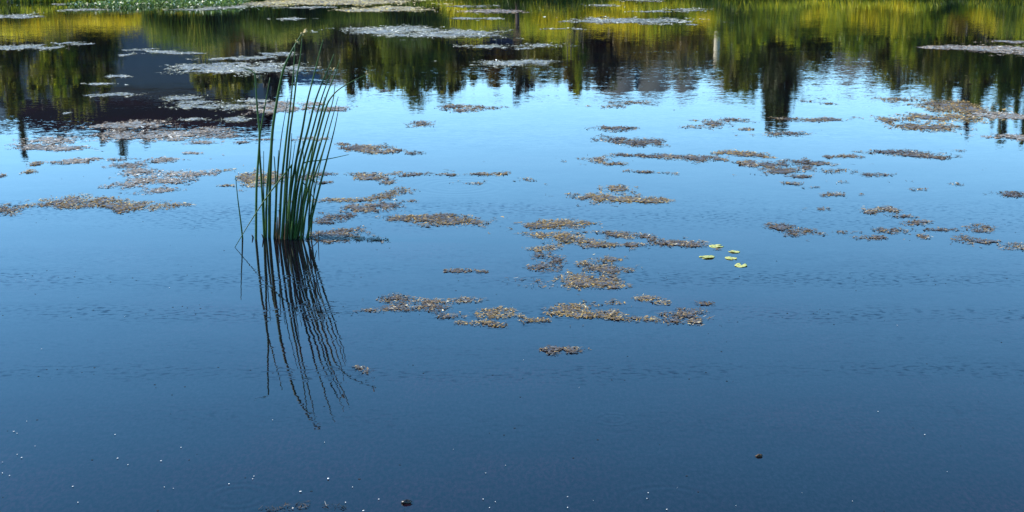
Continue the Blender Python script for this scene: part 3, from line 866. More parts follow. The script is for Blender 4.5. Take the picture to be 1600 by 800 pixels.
# --- far pale mats, top of the picture
mat('long cream yellow algae mat at the top edge, left of centre', [(530, 2, 135, 6), (440, 5, 50, 3)], 'cream', 1.0, 1.05, 0.9)
mat('thin cream mat just below the long cream mat at the top', [(580, 16, 62, 3.5), (630, 12, 40, 2)], 'cream', 1, 1.0, .8)
mat('thin pale streak at the top, above the rush seed head', [(490, 11.5, 45, 2)], 'pale', 1, 1.05, .8)
mat('pale mat among the leafy plants at top left', [(350, 10, 55, 4), (310, 15, 40, 2)], 'pale', 1, 1.0, .8)
mat('pale mat at the left edge, upper of two', [(18, 25, 32, 4), (45, 27, 20, 2)], 'pale', 1, 1.0, .9)
mat('thin pale streak near the top left corner', [(110, 6.5, 26, 1.4)], 'pale', 1, 1.1, .9)
mat('pale streak in front of the yellow sedge reflection at top left', [(138, 15, 34, 2)], 'pale', 1, 1.1, .9)
mat('pale mat at the left edge, lower of two', [(30, 74, 55, 4.5), (80, 75, 14, 1.4)], 'pale', 1, 1.0, .7)
mat('small white streak over the dark willow reflection', [(104, 67, 22, 2.2), (130, 69, 14, 1.2)], 'pale', 1, 1.1, .95)
mat('thin white streak over the house reflection, upper left one', [(215, 78, 26, 2), (238, 76.5, 10, 1)], 'pale', 1, 1.0, .9)
mat('tiny white patch below the upper thin streak on the house reflection', [(202, 85.5, 14, 2.5)], 'pale', 1, 1.1, .9)
mat('white streak over the house reflection, right of the tiny patch', [(250, 80.5, 22, 1.6), (292, 83.5, 34, 2), (265, 81, 18, 1.4)], 'pale', 1, 1.0, .9)
mat('slim pale mat left of the rushes, above the broad one', [(362, 91.5, 55, 3.6), (400, 92, 25, 2)], 'pale', 1, 1.0, .8)
mat('small pale mat behind the topmost rush stems', [(435, 84.5, 32, 3.4)], 'pale', 1, 1.05, .8)
mat('broad pale mat crossing behind the upper rush stems', [(350, 106, 66, 8), (410, 109, 70, 9), (330, 103, 50, 4)], 'pale', 1, 1.0, .7)
mat('faint white streak right of the wide willow reflection', [(186, 119.5, 16, 1.8)], 'pale', .8, 1.1, .8)
mat('white streak on the house reflection, middle of three', [(155, 131.5, 25, 2)], 'pale', 1, 1.05, .9)
mat('white streak on the house reflection, lowest of three', [(178, 148, 37, 2.8)], 'pale', 1, 1.05, .9)
mat('tiny white fleck on the black roof reflection', [(104, 178, 6, 2.4)], 'pale', 1, 1.1, .9)
mat('pale broken mat on the roof reflection left of the rushes', [(282, 153, 34, 4.5), (335, 167, 60, 5.5), (310, 160, 35, 4)], 'pale', 1, 1.0, .7)
mat('pale mat touching the left rush stems, above the roof mat', [(400, 158, 26, 3), (385, 166, 38, 4)], 'pale', 1, 1.0, .7)
mat('long pale mat on the roof reflection edge', [(205, 196, 56, 6), (165, 197, 20, 2)], 'tan', 1, 1.0, .75)
mat('pale fleck between roof mats left of the rushes', [(300, 187, 30, 4)], 'pale', 1, 1.05, .7)
mat('pale mat beside the left rush stem over the roof edge', [(376, 187, 30, 5)], 'pale', .9, 1.05, .7)
mat('long tan mat along the bottom of the roof reflection', [(240, 212, 105, 8), (320, 205, 60, 6)], 'tan', 1, 1.0, .7)
mat('tan mat behind the middle rush stems, upper one', [(430, 164, 30, 5), (440, 172, 34, 4)], 'tan', 1, 1.05, .7)
mat('tan mat behind the right rush stems, upper one', [(492, 163, 22, 4), (500, 171, 28, 4)], 'tan', 1, 1.05, .7)
mat('small orange tan mat just right of the rushes, highest there', [(525, 171, 19, 3.4)], 'tan', 1, 1.05, .6)
mat('broad pale mat right of the rush tips, left half', [(605, 49, 72, 7.5), (640, 43, 30, 3)], 'pale', 1, 1.0, .65)
mat('broad pale mat right of the rush tips, right half', [(710, 51, 68, 7), (660, 55, 45, 3)], 'pale', 1, 1.0, .65)
mat('pale mat left of the marker post reflection, below the broad one', [(758, 73, 38, 4.2)], 'pale', 1, 1.0, .7)
mat('pale mat below the marker post reflection', [(790, 99.5, 62, 5.5), (835, 97, 32, 3)], 'pale', 1, 1.0, .75)
mat('broken pale mat just under the orange box reflection', [(838, 71, 45, 3.5), (815, 76, 18, 2)], 'pale', .8, 1.0, .6)
mat('thin tan streak at the top, left of the marker post', [(745, 10, 48, 2)], 'pale', 1, 1.0, .8)
mat('tan streak crossing the marker post reflection', [(775, 18, 58, 2.4)], 'tan', 1, 1.05, .9)
mat('short white streak left of the navy shed reflection', [(724, 28.5, 18, 2)], 'pale', 1, 1.05, .9)
mat('short white streak above the navy shed reflection', [(770, 29, 13, 2)], 'pale', 1, 1.05, .9)
mat('thin white line right of the marker post, longer', [(866, 45, 30, 1.3)], 'pale', 1, 1.05, .9)
mat('thin white line right of the marker post, shorter', [(903, 45.5, 10, 1.3)], 'pale', 1, 1.1, .9)
mat('long pale lilac mat left of the birch snag reflection', [(1000, 32.5, 84, 5), (930, 33, 30, 2)], 'pale', 1, 1.0, .75)
mat('short thin streak at the right end of the long lilac mat', [(1079, 38.5, 18, 1.5)], 'pale', 1, 1.05, .9)
mat('pale mat above the long lilac mat', [(1068, 16, 36, 3.6), (1020, 18, 25, 1.4)], 'pale', 1, 1.0, .8)
mat('thin white line at the top, centre right', [(940, 8.5, 18, 1.4)], 'pale', 1, 1.1, .9)
mat('thin pale line at the very top, right of centre', [(1000, 1, 28, 1.4)], 'pale', 1, 1.1, .9)
mat('pale pointed mat at the right edge, top right', [(1545, 77, 62, 6), (1480, 75, 36, 2.4), (1600, 80, 30, 5)], 'tan', 1, 1.0, .85)
mat('thin tan streak at the right edge above the pointed mat', [(1582, 65.5, 34, 2.4)], 'tan', .9, 1.0, .8)
mat('thin pale line among green reflections above the rushes', [(455, 29.5, 22, 1.6)], 'pale', 1, 1.1, .8)
# --- middle distance
mat('small brown mat left of centre, alone on pale water', [(656, 193, 20, 4.6)], 'brown', 1.0, 1.05, .5)
mat('flat brown mat at centre left, below the tallest birch reflection', [(728, 171, 34, 4), (750, 169, 24, 2.4), (715, 166, 30, 2)], 'brown', 1, 1.0, .6)
mat('tiny dark fleck right of the arching rush tip', [(604, 142, 8, 2)], 'brown', 1, 1.0, .5)
mat('brown mat at top of the open water, centre', [(945, 166, 32, 3), (985, 160, 30, 2.6)], 'brown', .9, 1.0, .4)
mat('brown oval mat right of centre, upper of a pair', [(968, 201, 38, 4)], 'brown', 1, 1.05, .5)
mat('brown oval mat right of centre, lower of a pair', [(980, 220, 50, 5.5), (1000, 222, 34, 4)], 'brown', 1, 1.0, .45)
mat('scattered brown mat left of the big spruce tip reflection', [(1135, 188, 38, 3.6), (1090, 199, 30, 3.6), (1115, 194, 16, 2.4)], 'brown', .9, 1.0, .35)
mat('small yellow brown fleck below the big spruce tip reflection', [(1166, 202, 12, 2)], 'gold', 1, 1.05, .3)
mat('flat brown mat right of the big spruce tip reflection', [(1225, 209, 38, 3.6)], 'brown', 1, 1.05, .6)
mat('brown streak touching the big spruce tip reflection', [(1235, 186, 22, 2.4), (1285, 186.5, 34, 3.4)], 'brown', 1, 1.0, .5)
mat('thin dark streak left of the largest mat', [(1264, 158, 16, 1.6), (1294, 162, 18, 1.8)], 'brown', .9, 1.0, .4)
mat('largest brown mat at the right, ragged with golden middle', [(1408, 157, 34, 4.5), (1475, 163, 48, 6), (1500, 173, 55, 6), (1455, 184, 55, 6), (1388, 187, 20, 4), (1440, 199, 46, 5.5), (1500, 186, 30, 4)], 'gold', 1.0, 1.0, .55)
mat('grey brown mat at the right edge joining the largest mat', [(1548, 180, 42, 5), (1590, 183, 22, 4)], 'tan', 1, 1.0, .7)
mat('grey brown mat at the right edge below the largest mat', [(1565, 214, 38, 4.5), (1600, 216, 24, 4)], 'tan', 1, 1.0, .6)
mat('long brown mat below the largest one at right', [(1390, 238.5, 40, 3), (1440, 242, 40, 3.6), (1472, 246, 18, 2.4)], 'brown', 1, 1.0, .5)
mat('tiny fleck right of the long brown mat', [(1500, 236, 11, 1.8)], 'brown', 1, 1.05, .3)
mat('curved brown mat right of centre, hook shaped', [(935, 250, 22, 4.6), (960, 256, 18, 2), (990, 242.5, 36, 2.4), (1040, 244, 30, 2.6), (1085, 247.5, 40, 4.2), (1125, 249, 18, 3)], 'brown', 1, 1.0, .45)
mat('golden brown bar above the ragged mat at right', [(1135, 238, 30, 3.6), (1175, 242, 34, 3.4), (1205, 246, 10, 2.4)], 'gold', 1, 1.0, .5)
mat('ragged brown mat right of the hook shaped one', [(1170, 255, 24, 3.4), (1205, 258, 28, 5), (1240, 252, 26, 3.6), (1225, 267, 34, 4), (1290, 256, 36, 3.4), (1262, 262, 18, 4), (1310, 267, 34, 3.2), (1360, 273, 34, 3), (1250, 276, 24, 2)], 'brown', 1, 1.0, .35)
mat('small brown fleck above the ragged mat', [(1291, 245, 9, 3.2), (1322, 244.5, 20, 2.4)], 'brown', 1, 1.0, .35)
mat('thin brown line below the hook shaped mat', [(980, 267, 13, 2), (1010, 269, 24, 1.8), (1048, 271.5, 12, 2.6)], 'brown', 1, 1.0, .4)
mat('thin brown diagonal below the ragged mat', [(1237, 287, 18, 2.2), (1270, 293, 18, 1.6), (1308, 303.5, 28, 4)], 'brown', 1, 1.0, .35)
mat('golden brown mat right of centre with raised top', [(960, 296, 18, 5), (925, 307, 30, 4.6), (985, 312, 36, 4), (1025, 314, 22, 2.6)], 'gold', 1, 1.0, .4)
mat('small twin flecks at right, upper pair', [(1437, 296.5, 16, 1.8), (1495, 287.5, 15, 2.2)], 'brown', 1, 1.0, .3)
mat('small brown mat cut by the right edge, upper', [(1585, 304, 20, 3.6)], 'brown', 1, 1.0, .4)
mat('faint brown fleck above the small right hand mats', [(1288, 326, 20, 2)], 'brown', .7, 1.0, .2)
mat('small dark brown pair of flecks at right', [(1388, 328, 12, 3.2), (1355, 331, 12, 3)], 'brown', 1, 1.05, .35)
mat('slim brown fleck below the dark pair at right', [(1402, 338, 16, 2), (1422, 349.5, 15, 3.2), (1440, 346, 10, 1.6)], 'brown', 1, 1.0, .3)
mat('compact brown mat right of the lily pads', [(1222, 355, 17, 4.4), (1256, 363, 24, 6)], 'brown', 1.1, 1.0, .4)
mat('thin brown streak right of the compact mat', [(1318, 363, 20, 2)], 'brown', 1, 1.05, .3)
mat('small brown mat in the right hand cluster, left', [(1385, 361, 24, 3.6)], 'brown', 1, 1.0, .35)
mat('small brown mat just below the left of the right hand cluster', [(1373, 372, 20, 2.6)], 'brown', 1, 1.0, .3)
mat('tiny round brown tuft among the right hand mats', [(1441, 370, 9, 3.4)], 'brown', 1.1, 1.05, .4)
mat('thin brown line right of the tiny tuft', [(1475, 359, 20, 1.8)], 'brown', 1, 1.05, .3)
mat('brown tuft pointing up near the right edge', [(1530, 360, 16, 4), (1545, 355, 14, 3.4)], 'brown', 1, 1.0, .4)
mat('brown tuft near the right edge, lower', [(1513, 375, 16, 5), (1545, 377.5, 12, 2)], 'brown', 1, 1.0, .4)
mat('brown mat cut by the right edge, lower', [(1588, 385, 22, 5.5)], 'brown', 1, 1.0, .35)
# --- centre
mat('flat brown mat right of the rushes, with a tail below', [(570, 274, 20, 4), (635, 272, 42, 3.6), (605, 285, 22, 5), (595, 279, 28, 3)], 'brown', 1, 1.0, .45)
mat('golden bar at centre, stepping down to the right', [(708, 273, 24, 1.8), (778, 271, 26, 3.6), (818, 280, 27, 3.4), (745, 271.5, 16, 1.2)], 'gold', 1, 1.0, .45)
mat('small dark fleck below the golden bar', [(745, 287, 14, 1.6)], 'brown', .9, 1.0, .3)
mat('tiny fleck alone at centre right', [(882, 252.5, 9, 2.2)], 'brown', 1, 1.05, .4)
mat('brown diagonal mat right of the rushes, middle', [(632, 299, 16, 4.4), (600, 310, 22, 5), (545, 313, 40, 2.4), (640, 314, 10, 1.2)], 'gold', 1, 1.0, .35)
mat('faint brown mat under the diagonal one', [(575, 327, 26, 5), (608, 321, 18, 3), (548, 323, 10, 1.6)], 'brown', .9, 1.0, .3)
mat('small brown tufts just right of the rush stems', [(522, 338, 12, 3.6), (546, 338, 10, 4.4), (510, 346, 16, 3)], 'brown', 1, 1.0, .35)
mat('brown mat at the right foot of the rushes', [(540, 363, 22, 6), (510, 367, 18, 5), (530, 374, 26, 4), (575, 375, 16, 2.4)], 'brown', 1, 1.0, .4)
mat('dense oval brown mat left of centre', [(622, 342, 16, 2.6), (655, 342, 24, 5), (690, 340, 20, 4), (722, 346, 30, 6), (664, 353, 10, 2.6)], 'gold', 1.1, 1.0, .5)
mat('brown mat right of the upper rush stems, long and thin', [(560, 230, 30, 4.4), (600, 236, 36, 4), (650, 239, 14, 2.4), (535, 225, 9, 2)], 'brown', 1, 1.0, .4)
mat('brown bar at centre above the lily pad row', [(850, 352, 22, 4.6), (893, 350.5, 18, 4), (918, 349, 6, 1.6)], 'gold', 1.1, 1.0, .45)
mat('ragged brown mat at centre with a tail to the left', [(815, 365, 20, 2.2), (842, 367, 12, 3), (880, 372, 18, 4.4), (905, 378, 30, 4.4), (930, 383, 18, 2.6), (862, 386, 12, 3.6), (836, 391, 10, 3.6)], 'gold', 1, 1.0, .35)
mat('brown chain leading towards the lily pads', [(925, 363, 20, 1.5), (975, 366, 22, 3), (1005, 370, 18, 3), (1022, 375, 8, 3), (1055, 379, 20, 2), (1075, 382, 22, 3.4), (985, 383, 22, 3)], 'brown', 1.1, 1.0, .35)
mat('loose brown scatter left of the central cluster', [(858, 401, 20, 3.6), (868, 410, 20, 4), (840, 418, 22, 4), (880, 407, 6, 3), (858, 424, 12, 2.4)], 'brown', .9, 1.0, .2)
mat('central brown cluster with a golden lower left corner', [(945, 404, 22, 4.4), (915, 412, 14, 3), (945, 421, 24, 5), (898, 437, 18, 7), (935, 441, 28, 7), (965, 449, 11, 2)], 'gold', .9, 1.0, .3)
mat('faint grey scum left of the central cluster', [(850, 445, 40, 6), (815, 436, 24, 3)], 'brown', .22, 1.0, 0.0)
mat('thin brown streak far left of the central cluster', [(712, 423.5, 20, 1.8), (752, 424.5, 9, 1.2)], 'brown', .9, 1.0, .2)
mat('loose brown mat in the nearest row, left end', [(620, 466, 26, 5), (665, 472, 30, 5), (690, 480, 20, 5), (735, 469, 22, 5), (700, 495, 14, 4.4), (612, 481, 10, 2.6), (640, 484, 16, 3), (578, 485, 12, 1.6)], 'brown', .9, 1.0, .2)
mat('golden brown heap in the nearest row', [(770, 491, 20, 5.6), (785, 486, 12, 3.4), (806, 494, 12, 3.4)], 'gold', 1.1, 1.0, .4)
mat('golden tuft below the heap in the nearest row', [(766, 506, 18, 5), (722, 505, 16, 3), (785, 510, 10, 2.4)], 'gold', 1.1, 1.0, .35)
mat('slim tuft between the heap and the centre of the nearest row', [(840, 501, 18, 2.6)], 'gold', 1, 1.05, .3)
mat('brown mat at the middle of the nearest row', [(890, 481, 24, 4.6), (875, 490, 18, 3.6), (905, 493, 16, 3)], 'gold', 1, 1.0, .3)
mat('ragged brown mat right of the middle in the nearest row', [(950, 490, 18, 5), (985, 499, 26, 4.4), (960, 473, 12, 4), (1012, 467, 16, 4), (925, 494, 14, 2), (1035, 474, 14, 3), (1018, 498, 8, 3)], 'gold', 1, 1.0, .3)
mat('brown mat at the right end of the nearest row', [(1065, 492, 20, 5), (1085, 486, 20, 4), (1102, 475, 10, 3), (1075, 503, 22, 4), (1050, 501, 12, 3)], 'brown', 1, 1.0, .35)
mat('lone arched brown mat below the nearest row', [(852, 549, 10, 3.4), (875, 545.5, 20, 2.6), (898, 550, 9, 3.2), (866, 553, 10, 2)], 'brown', 1, 1.0, .3)
mat('small brown tuft at the end of the rush reflection', [(575, 580, 7, 4), (563, 575, 8, 2)], 'brown', 1, 1.05, .3)
# --- left
mat('long tan mat below the house roof reflection at left', [(85, 219, 54, 5.5), (40, 228, 26, 3), (80, 232, 60, 3.4)], 'tan', 1, 1.0, .6)
mat('small golden brown mat near the left edge', [(42, 269, 22, 4), (58, 256, 12, 3.4)], 'gold', 1, 1.0, .5)
mat('slim brown mat left of the large left mat', [(95, 254, 22, 3.6), (128, 251, 20, 3), (150, 248, 16, 1.6)], 'tan', 1, 1.0, .5)
mat('tiny brown mat at the left edge', [(3, 275, 8, 3)], 'brown', 1, 1.0, .5)
mat('large brown mat left of the rushes, big and patchy', [(185, 249, 26, 3), (250, 250, 34, 4.4), (200, 258, 34, 5), (210, 270, 34, 5), (300, 272, 44, 6), (225, 281, 40, 5), (280, 283, 26, 5), (200, 290, 30, 5), (248, 298, 26, 5)], 'tan', 1.0, 1.0, .45)
mat('long brown mat under the large left one', [(65, 321, 22, 3), (105, 313, 36, 5), (160, 313, 36, 5), (140, 322, 30, 3), (200, 323, 30, 4), (245, 322, 24, 5), (282, 320, 16, 2), (195, 331, 14, 2.4)], 'gold', 1, 1.0, .4)
mat('brown mat cut by the left edge', [(8, 327, 26, 8)], 'gold', 1.1, 1.0, .5)
mat('tiny brown mat left of the rush stems', [(378, 222, 13, 2.6), (412, 218, 22, 1.0)], 'tan', 1, 1.0, .4)
mat('golden tan mat behind the lower rush stems, left side', [(392, 278, 24, 10), (425, 279, 26, 9), (355, 290, 14, 1.6), (350, 266, 14, 1.6)], 'gold', 1, 1.0, .45)
mat('brown mat behind the lower rush stems, right side', [(500, 272, 20, 5), (510, 284, 16, 3), (478, 278, 14, 5)], 'brown', 1, 1.0, .35)
mat('tan mat behind the rush stems at half height', [(490, 217, 24, 3.4), (462, 219, 14, 2)], 'tan', 1, 1.0, .4)
mat('thin brown fleck left of the rush mats', [(315, 223, 20, 2)], 'tan', .9, 1.0, .4)
mat('thin brown dash above the large left mat', [(303, 239, 16, 1.6)], 'tan', .9, 1.05, .4)
# --- foreground crumbs
mat('dark wet twig crumbs at the bottom edge, left piece', [(452, 795, 14, 3.4), (470, 790, 10, 2.4), (478, 786, 6, 1.6), (420, 795, 10, 2)], 'wet', .5, 1.0, 0.0)
mat('dark wet twig crumbs at the bottom edge, right piece', [(512, 791, 9, 3.4), (535, 793, 8, 2)], 'wet', .5, 1.0, 0.0)

# tiny dark flecks along the breeze lines, a few over the open water
def dark_flecks():
    n = 2600
    pts = []
    for py, k in ((437, 110), (491, 110), (584, 80), (341, 60), (262, 40)):
        px = rng.uniform(-20, 1620, k)
        yy = py + rng.normal(0, 7.5, k) + 7 * fbm(px / 160, px * 0, py, 2) * 2
        keep = vnoise(px / 60, px * 0 + py, 4) > 0.38
        pts += [water_at(a, b_) for a, b_ in zip(px[keep], yy[keep])]
    for _ in range(110):
        pts.append(water_at(rng.uniform(0, 1600), rng.uniform(230, 800)))
    C = np.array(pts); n = len(C)
    L = rng.uniform(.002, .007, n); W = L * rng.uniform(.3, .6, n)
    q = np.stack([C + np.stack([-L, 0 * L, 0 * L + .001], 1), C + np.stack([0 * L, -W * 2, 0 * L + .001], 1), C + np.stack([L, 0 * L, 0 * L + .001], 1), C + np.stack([0 * L, W * 2, 0 * L + .0015], 1)], 1)
    o = link('floating_flecks', poly_mesh('floating_flecks', q, 4, M['weed_wet'], {'rnd': np.repeat(rng.random(n) * .2, 4)}))
    tag(o, 'faint tiny dark flecks along the breeze lines', 'plant crumbs', kind='stuff')
dark_flecks()

# ------------------------------------------------------------------ lily pads
def lily_pad(px, py, rpx, rot, curl, label):
    c = water_at(px, py)
    r = 0.86 * rpx * math.hypot(c[1], CAM_H) / FPX
    V = []; F = []
    na, nr = 28, 5
    notch = 0.32
    for i in range(na + 1):
        th = notch + (2 * math.pi - 2 * notch) * i / na
        for k in range(nr + 1):
            s = k / nr
            rad = r * s * (1 + 0.10 * math.cos(2 * th) + 0.04 * math.sin(5 * th + rot * 3))
            X = rad * math.cos(th); Y = rad * math.sin(th) * 0.9
            zz = 0.0025 + 0.5 * r * (curl[0] * s ** 3 * max(0, math.cos(th - curl[1])) + 0.07 * s * s * math.sin(3 * th + rot) + curl[2] * (abs(math.sin(th)) ** 2) * s * s) + 0.02 * r * math.cos(7 * th) * s
            V.append((X, Y, max(0.0015, zz)))
    for i in range(na):
        for k in range(nr):
            a = i * (nr + 1) + k
            F.append((a, a + nr + 1, a + nr + 2, a + 1))
    me = idx_mesh('lily_pad', V, F, M['pad'])
    o = link('lily_pad', me)
    o.location = (c[0], c[1], 0.0)
    o.rotation_euler = (0, 0, rot)
    sol = o.modifiers.new('thick', 'SOLIDIFY'); sol.thickness = 0.0015; sol.offset = 1
    tag(o, label, 'lily pad', 'yellow green lily pads floating right of centre')
lily_pad(1120, 385, 13.0, 0.4, (0.12, 1.6, 0.03), 'yellow green lily pad with raised middle, highest of the five')
lily_pad(1147, 393.5, 10.5, 2.4, (0.12, 2.0, 0.03), 'small yellow green lily pad, second from the top of the five')
lily_pad(1105, 402, 14.0, 3.6, (0.14, 1.2, 0.05), 'flat yellow green lily pad farthest left of the five')
lily_pad(1142, 404, 11.5, 5.2, (0.16, 0.6, 0.05), 'small pale lily pad in the middle, above the lowest one')
lily_pad(1158, 415, 13.5, 1.2, (0.15, 0.3, 0.05), 'curled yellow lily pad, lowest and farthest right of the five')

# ------------------------------------------------------------------ the clump of rushes
def rushes():
    base = water_at(445, 372)
    root = empty('rush_clump', (base[0], base[1], 0))
    tag(root, 'clump of tall dark green rushes standing in the water, leaning right', 'rushes')
    U = FPX
    def stem(pts, w0, w1, dead=False, lean=None, name='stem', waterline=True, Ybase=None):
        b0 = water_at(*pts[0]) if Ybase is None else at_depth(*pts[0], Ybase)
        Y0 = b0[1]
        lean = rng.normal(0, 0.05) if lean is None else lean
        top = pts[-1][1]; bot = pts[0][1]
        P = []
        for (x, y) in pts:
            t = (bot - y) / max(1.0, bot - top)
            P.append(at_depth(x, y, Y0 + lean * t))
        if waterline:
            d = P[0] - P[1]; d = d / np.linalg.norm(d)
            P = [P[0] + d * 0.18] + P
        path = smooth_path(P, 6) if len(P) > 2 else [P[0] + (P[1] - P[0]) * k / 6 for k in range(7)]
        m = len(path)
        px = 0.5 * math.hypot(Y0, CAM_H) / U
        rad = [px * (w0 + (w1 - w0) * (k / (m - 1)) ** 1.3) for k in range(m)]
        return link(name, idx_mesh(name, *tube(path, rad, 7), M['dead' if dead else 'stem']), root), path, px
    def seeds(parent, path, n, size, spread):
        e = np.array(path[-1])
        for k in range(n):
            d = np.array([rng.normal(0.3, .7), rng.normal(0, .5), rng.normal(0.15, .7)]); d /= np.linalg.norm(d)
            a = e + d * 0.003; c = e + d * spread * rng.uniform(.5, 1.1)
            mid = a + (c - a) * .6
            link('spikelet', idx_mesh('spikelet', *tube([a, a + (c - a) * .25, mid, c], [.001, size * .5, size, .001], 6), M['seed']), parent)
    S = stem
    S([(379, 372), (376, 345), (371.5, 310), (368, 275)], 3.0, 1.0)
    S([(400, 374), (401, 290), (405.5, 215), (402, 170), (399, 122), (398, 114)], 4.2, 2.0)
    S([(398, 114.5), (393, 111), (386, 108), (374, 104)], 1.6, .6, name='leaf_tip', waterline=False, Ybase=float(water_at(400, 374)[1]))
    S([(413, 372), (409, 290), (405.5, 232), (408, 200), (415, 160), (422, 121)], 4.0, 1.3)
    S([(413.5, 370), (412, 290), (412, 236)], 2.4, .9)
    o, p, q = S([(421, 371), (421.5, 300), (425, 215), (432, 162), (442, 112), (452, 88), (458, 76), (466, 62), (473, 51)], 5.4, 1.6)
    seeds(o, p, 6, .007, .045)
    seeds(o, p[:int(len(p) * .86)], 4, .006, .032)
    S([(415.5, 371), (417, 300), (423, 230), (427, 190)], 4.6, 1.2)
    S([(428, 372), (431, 300), (429, 252), (428, 244)], 2.4, 1.2)
    S([(430.5, 371), (433, 290), (439, 220), (450, 153)], 3.0, .9)
    S([(436, 372), (440, 290), (447, 220), (453, 170), (458, 120), (461, 70)], 4.6, 1.2)
    o, p, q = S([(442, 372), (446, 290), (452, 215), (458, 170), (464, 120), (469, 90), (472, 60)], 4.6, 1.2)
    S([(446.5, 373), (449, 290), (454, 240), (456, 208)], 3.6, .8)
    o, p, q = S([(449, 370), (454.5, 300), (465, 240), (473, 200), (480, 160), (490, 120), (500, 80), (505, 62)], 4.8, 1.1)
    S([(452.5, 372), (460, 300), (470, 245), (482, 200), (492, 160), (505, 125), (514, 105), (522, 84)], 4.8, 1.0)
    o, p, q = S([(456.5, 371), (464, 300), (475, 250), (488, 205), (499, 165), (509, 135), (519, 110)], 4.4, 1.2)
    seeds(o, p, 5, .006, .032)
    S([(460, 373), (469, 300), (481, 250), (496, 200), (510, 150), (524, 115), (531, 93)], 4.6, 1.0)
    o, p, q = S([(464, 370), (477, 295), (490, 240), (503, 190), (511, 164), (517, 153), (528, 141), (547, 129), (572, 117)], 4.4, 1.0)
    seeds(o, p, 3, .005, .028)
    S([(466, 368), (474, 325), (484, 285), (500, 228), (512, 185), (520, 158), (524, 128)], 4.0, 1.0)
    S([(470.5, 367), (479, 328), (490, 280), (505, 235), (520, 182), (528.5, 151)], 4.0, .9)
    S([(480, 372), (486, 345), (500, 290), (513, 240), (523, 200), (530, 165)], 4.6, .9)
    S([(482, 370), (483, 335), (486, 300), (492, 262), (497, 238)], 3.4, .9)
    S([(485.5, 369), (488, 340), (490, 310), (491, 280)], 3.0, .9)
    S([(440, 374), (443, 330), (446, 300), (447, 262)], 4.0, 1.2)
    S([(454, 374), (458, 335), (461, 305), (463, 255), (470, 232)], 3.8, 1.2)
    S([(462, 373), (468, 338), (472, 300), (474, 262), (473, 215)], 3.6, .8)
    for k in range(5):
        f = rng.random()
        x0 = 424 + 60 * rng.random(); x1 = x0 + (x0 - 432) * 0.9 + 14 + rng.normal(0, 6)
        yt = 140 + 130 * rng.random()
        e = (372 - yt) / 290
        x1 = x0 + (x1 - x0) * e
        S([(x0, 369 + 5 * rng.random()), (x0 + (x1 - x0) * .22, 372 - (372 - yt) * .33), (x0 + (x1 - x0) * .56, 372 - (372 - yt) * .68), (x1, yt)], 3.0 + 1.2 * rng.random(), .9)
    # a broken stem folded over so that its tip lies on the water
    fY = float(water_at(452, 373)[1])
    S([(452, 373), (453, 320), (455.5, 262), (456, 258)], 3.2, 2.4, lean=0.0, name='broken_stem')
    tip = water_at(367, 386.5)
    f0 = at_depth(456, 258, fY)
    pth = [f0 + (tip - f0) * k / 8 + np.array([0, 0, .03 * math.sin(math.pi * k / 8)]) for k in range(9)]
    link('broken_stem', idx_mesh('broken_stem', *tube(pth, [.0062 - .0005 * k for k in range(9)], 6), M['stem']), root)
    # stem lying out to the right, and bits at the foot
    S([(472, 256), (482, 252.5), (500, 250.5), (520, 247), (545, 241.5)], 2.2, .8, name='fallen_stem', waterline=False, Ybase=float(water_at(470, 371)[1]))
    S([(473, 284), (484, 300), (492, 312)], 2.0, 1.2, name='fallen_stem', waterline=False, Ybase=float(water_at(470, 371)[1]))
    S([(497, 377), (490, 369), (484, 363)], 1.5, 1.0, dead=True, name='twig', waterline=False)
    S([(497.5, 380), (497.2, 370), (497, 360)], 1.4, .8, dead=True, name='twig', waterline=False)
    for (x, y, h_, dx) in ((433, 373, 34, 1), (437, 374, 46, -1), (441, 373, 40, 2), (445, 375, 26, 1), (448, 373, 38, 3), (431, 372, 24, 0), (395.5, 371, 4, -2), (412, 373, 7, -3)):
        S([(x, y), (x + dx * .5, y - h_ * .5), (x + dx, y - h_)], 3.0, 1.2, dead=True, name='dead_stem')
rushes()

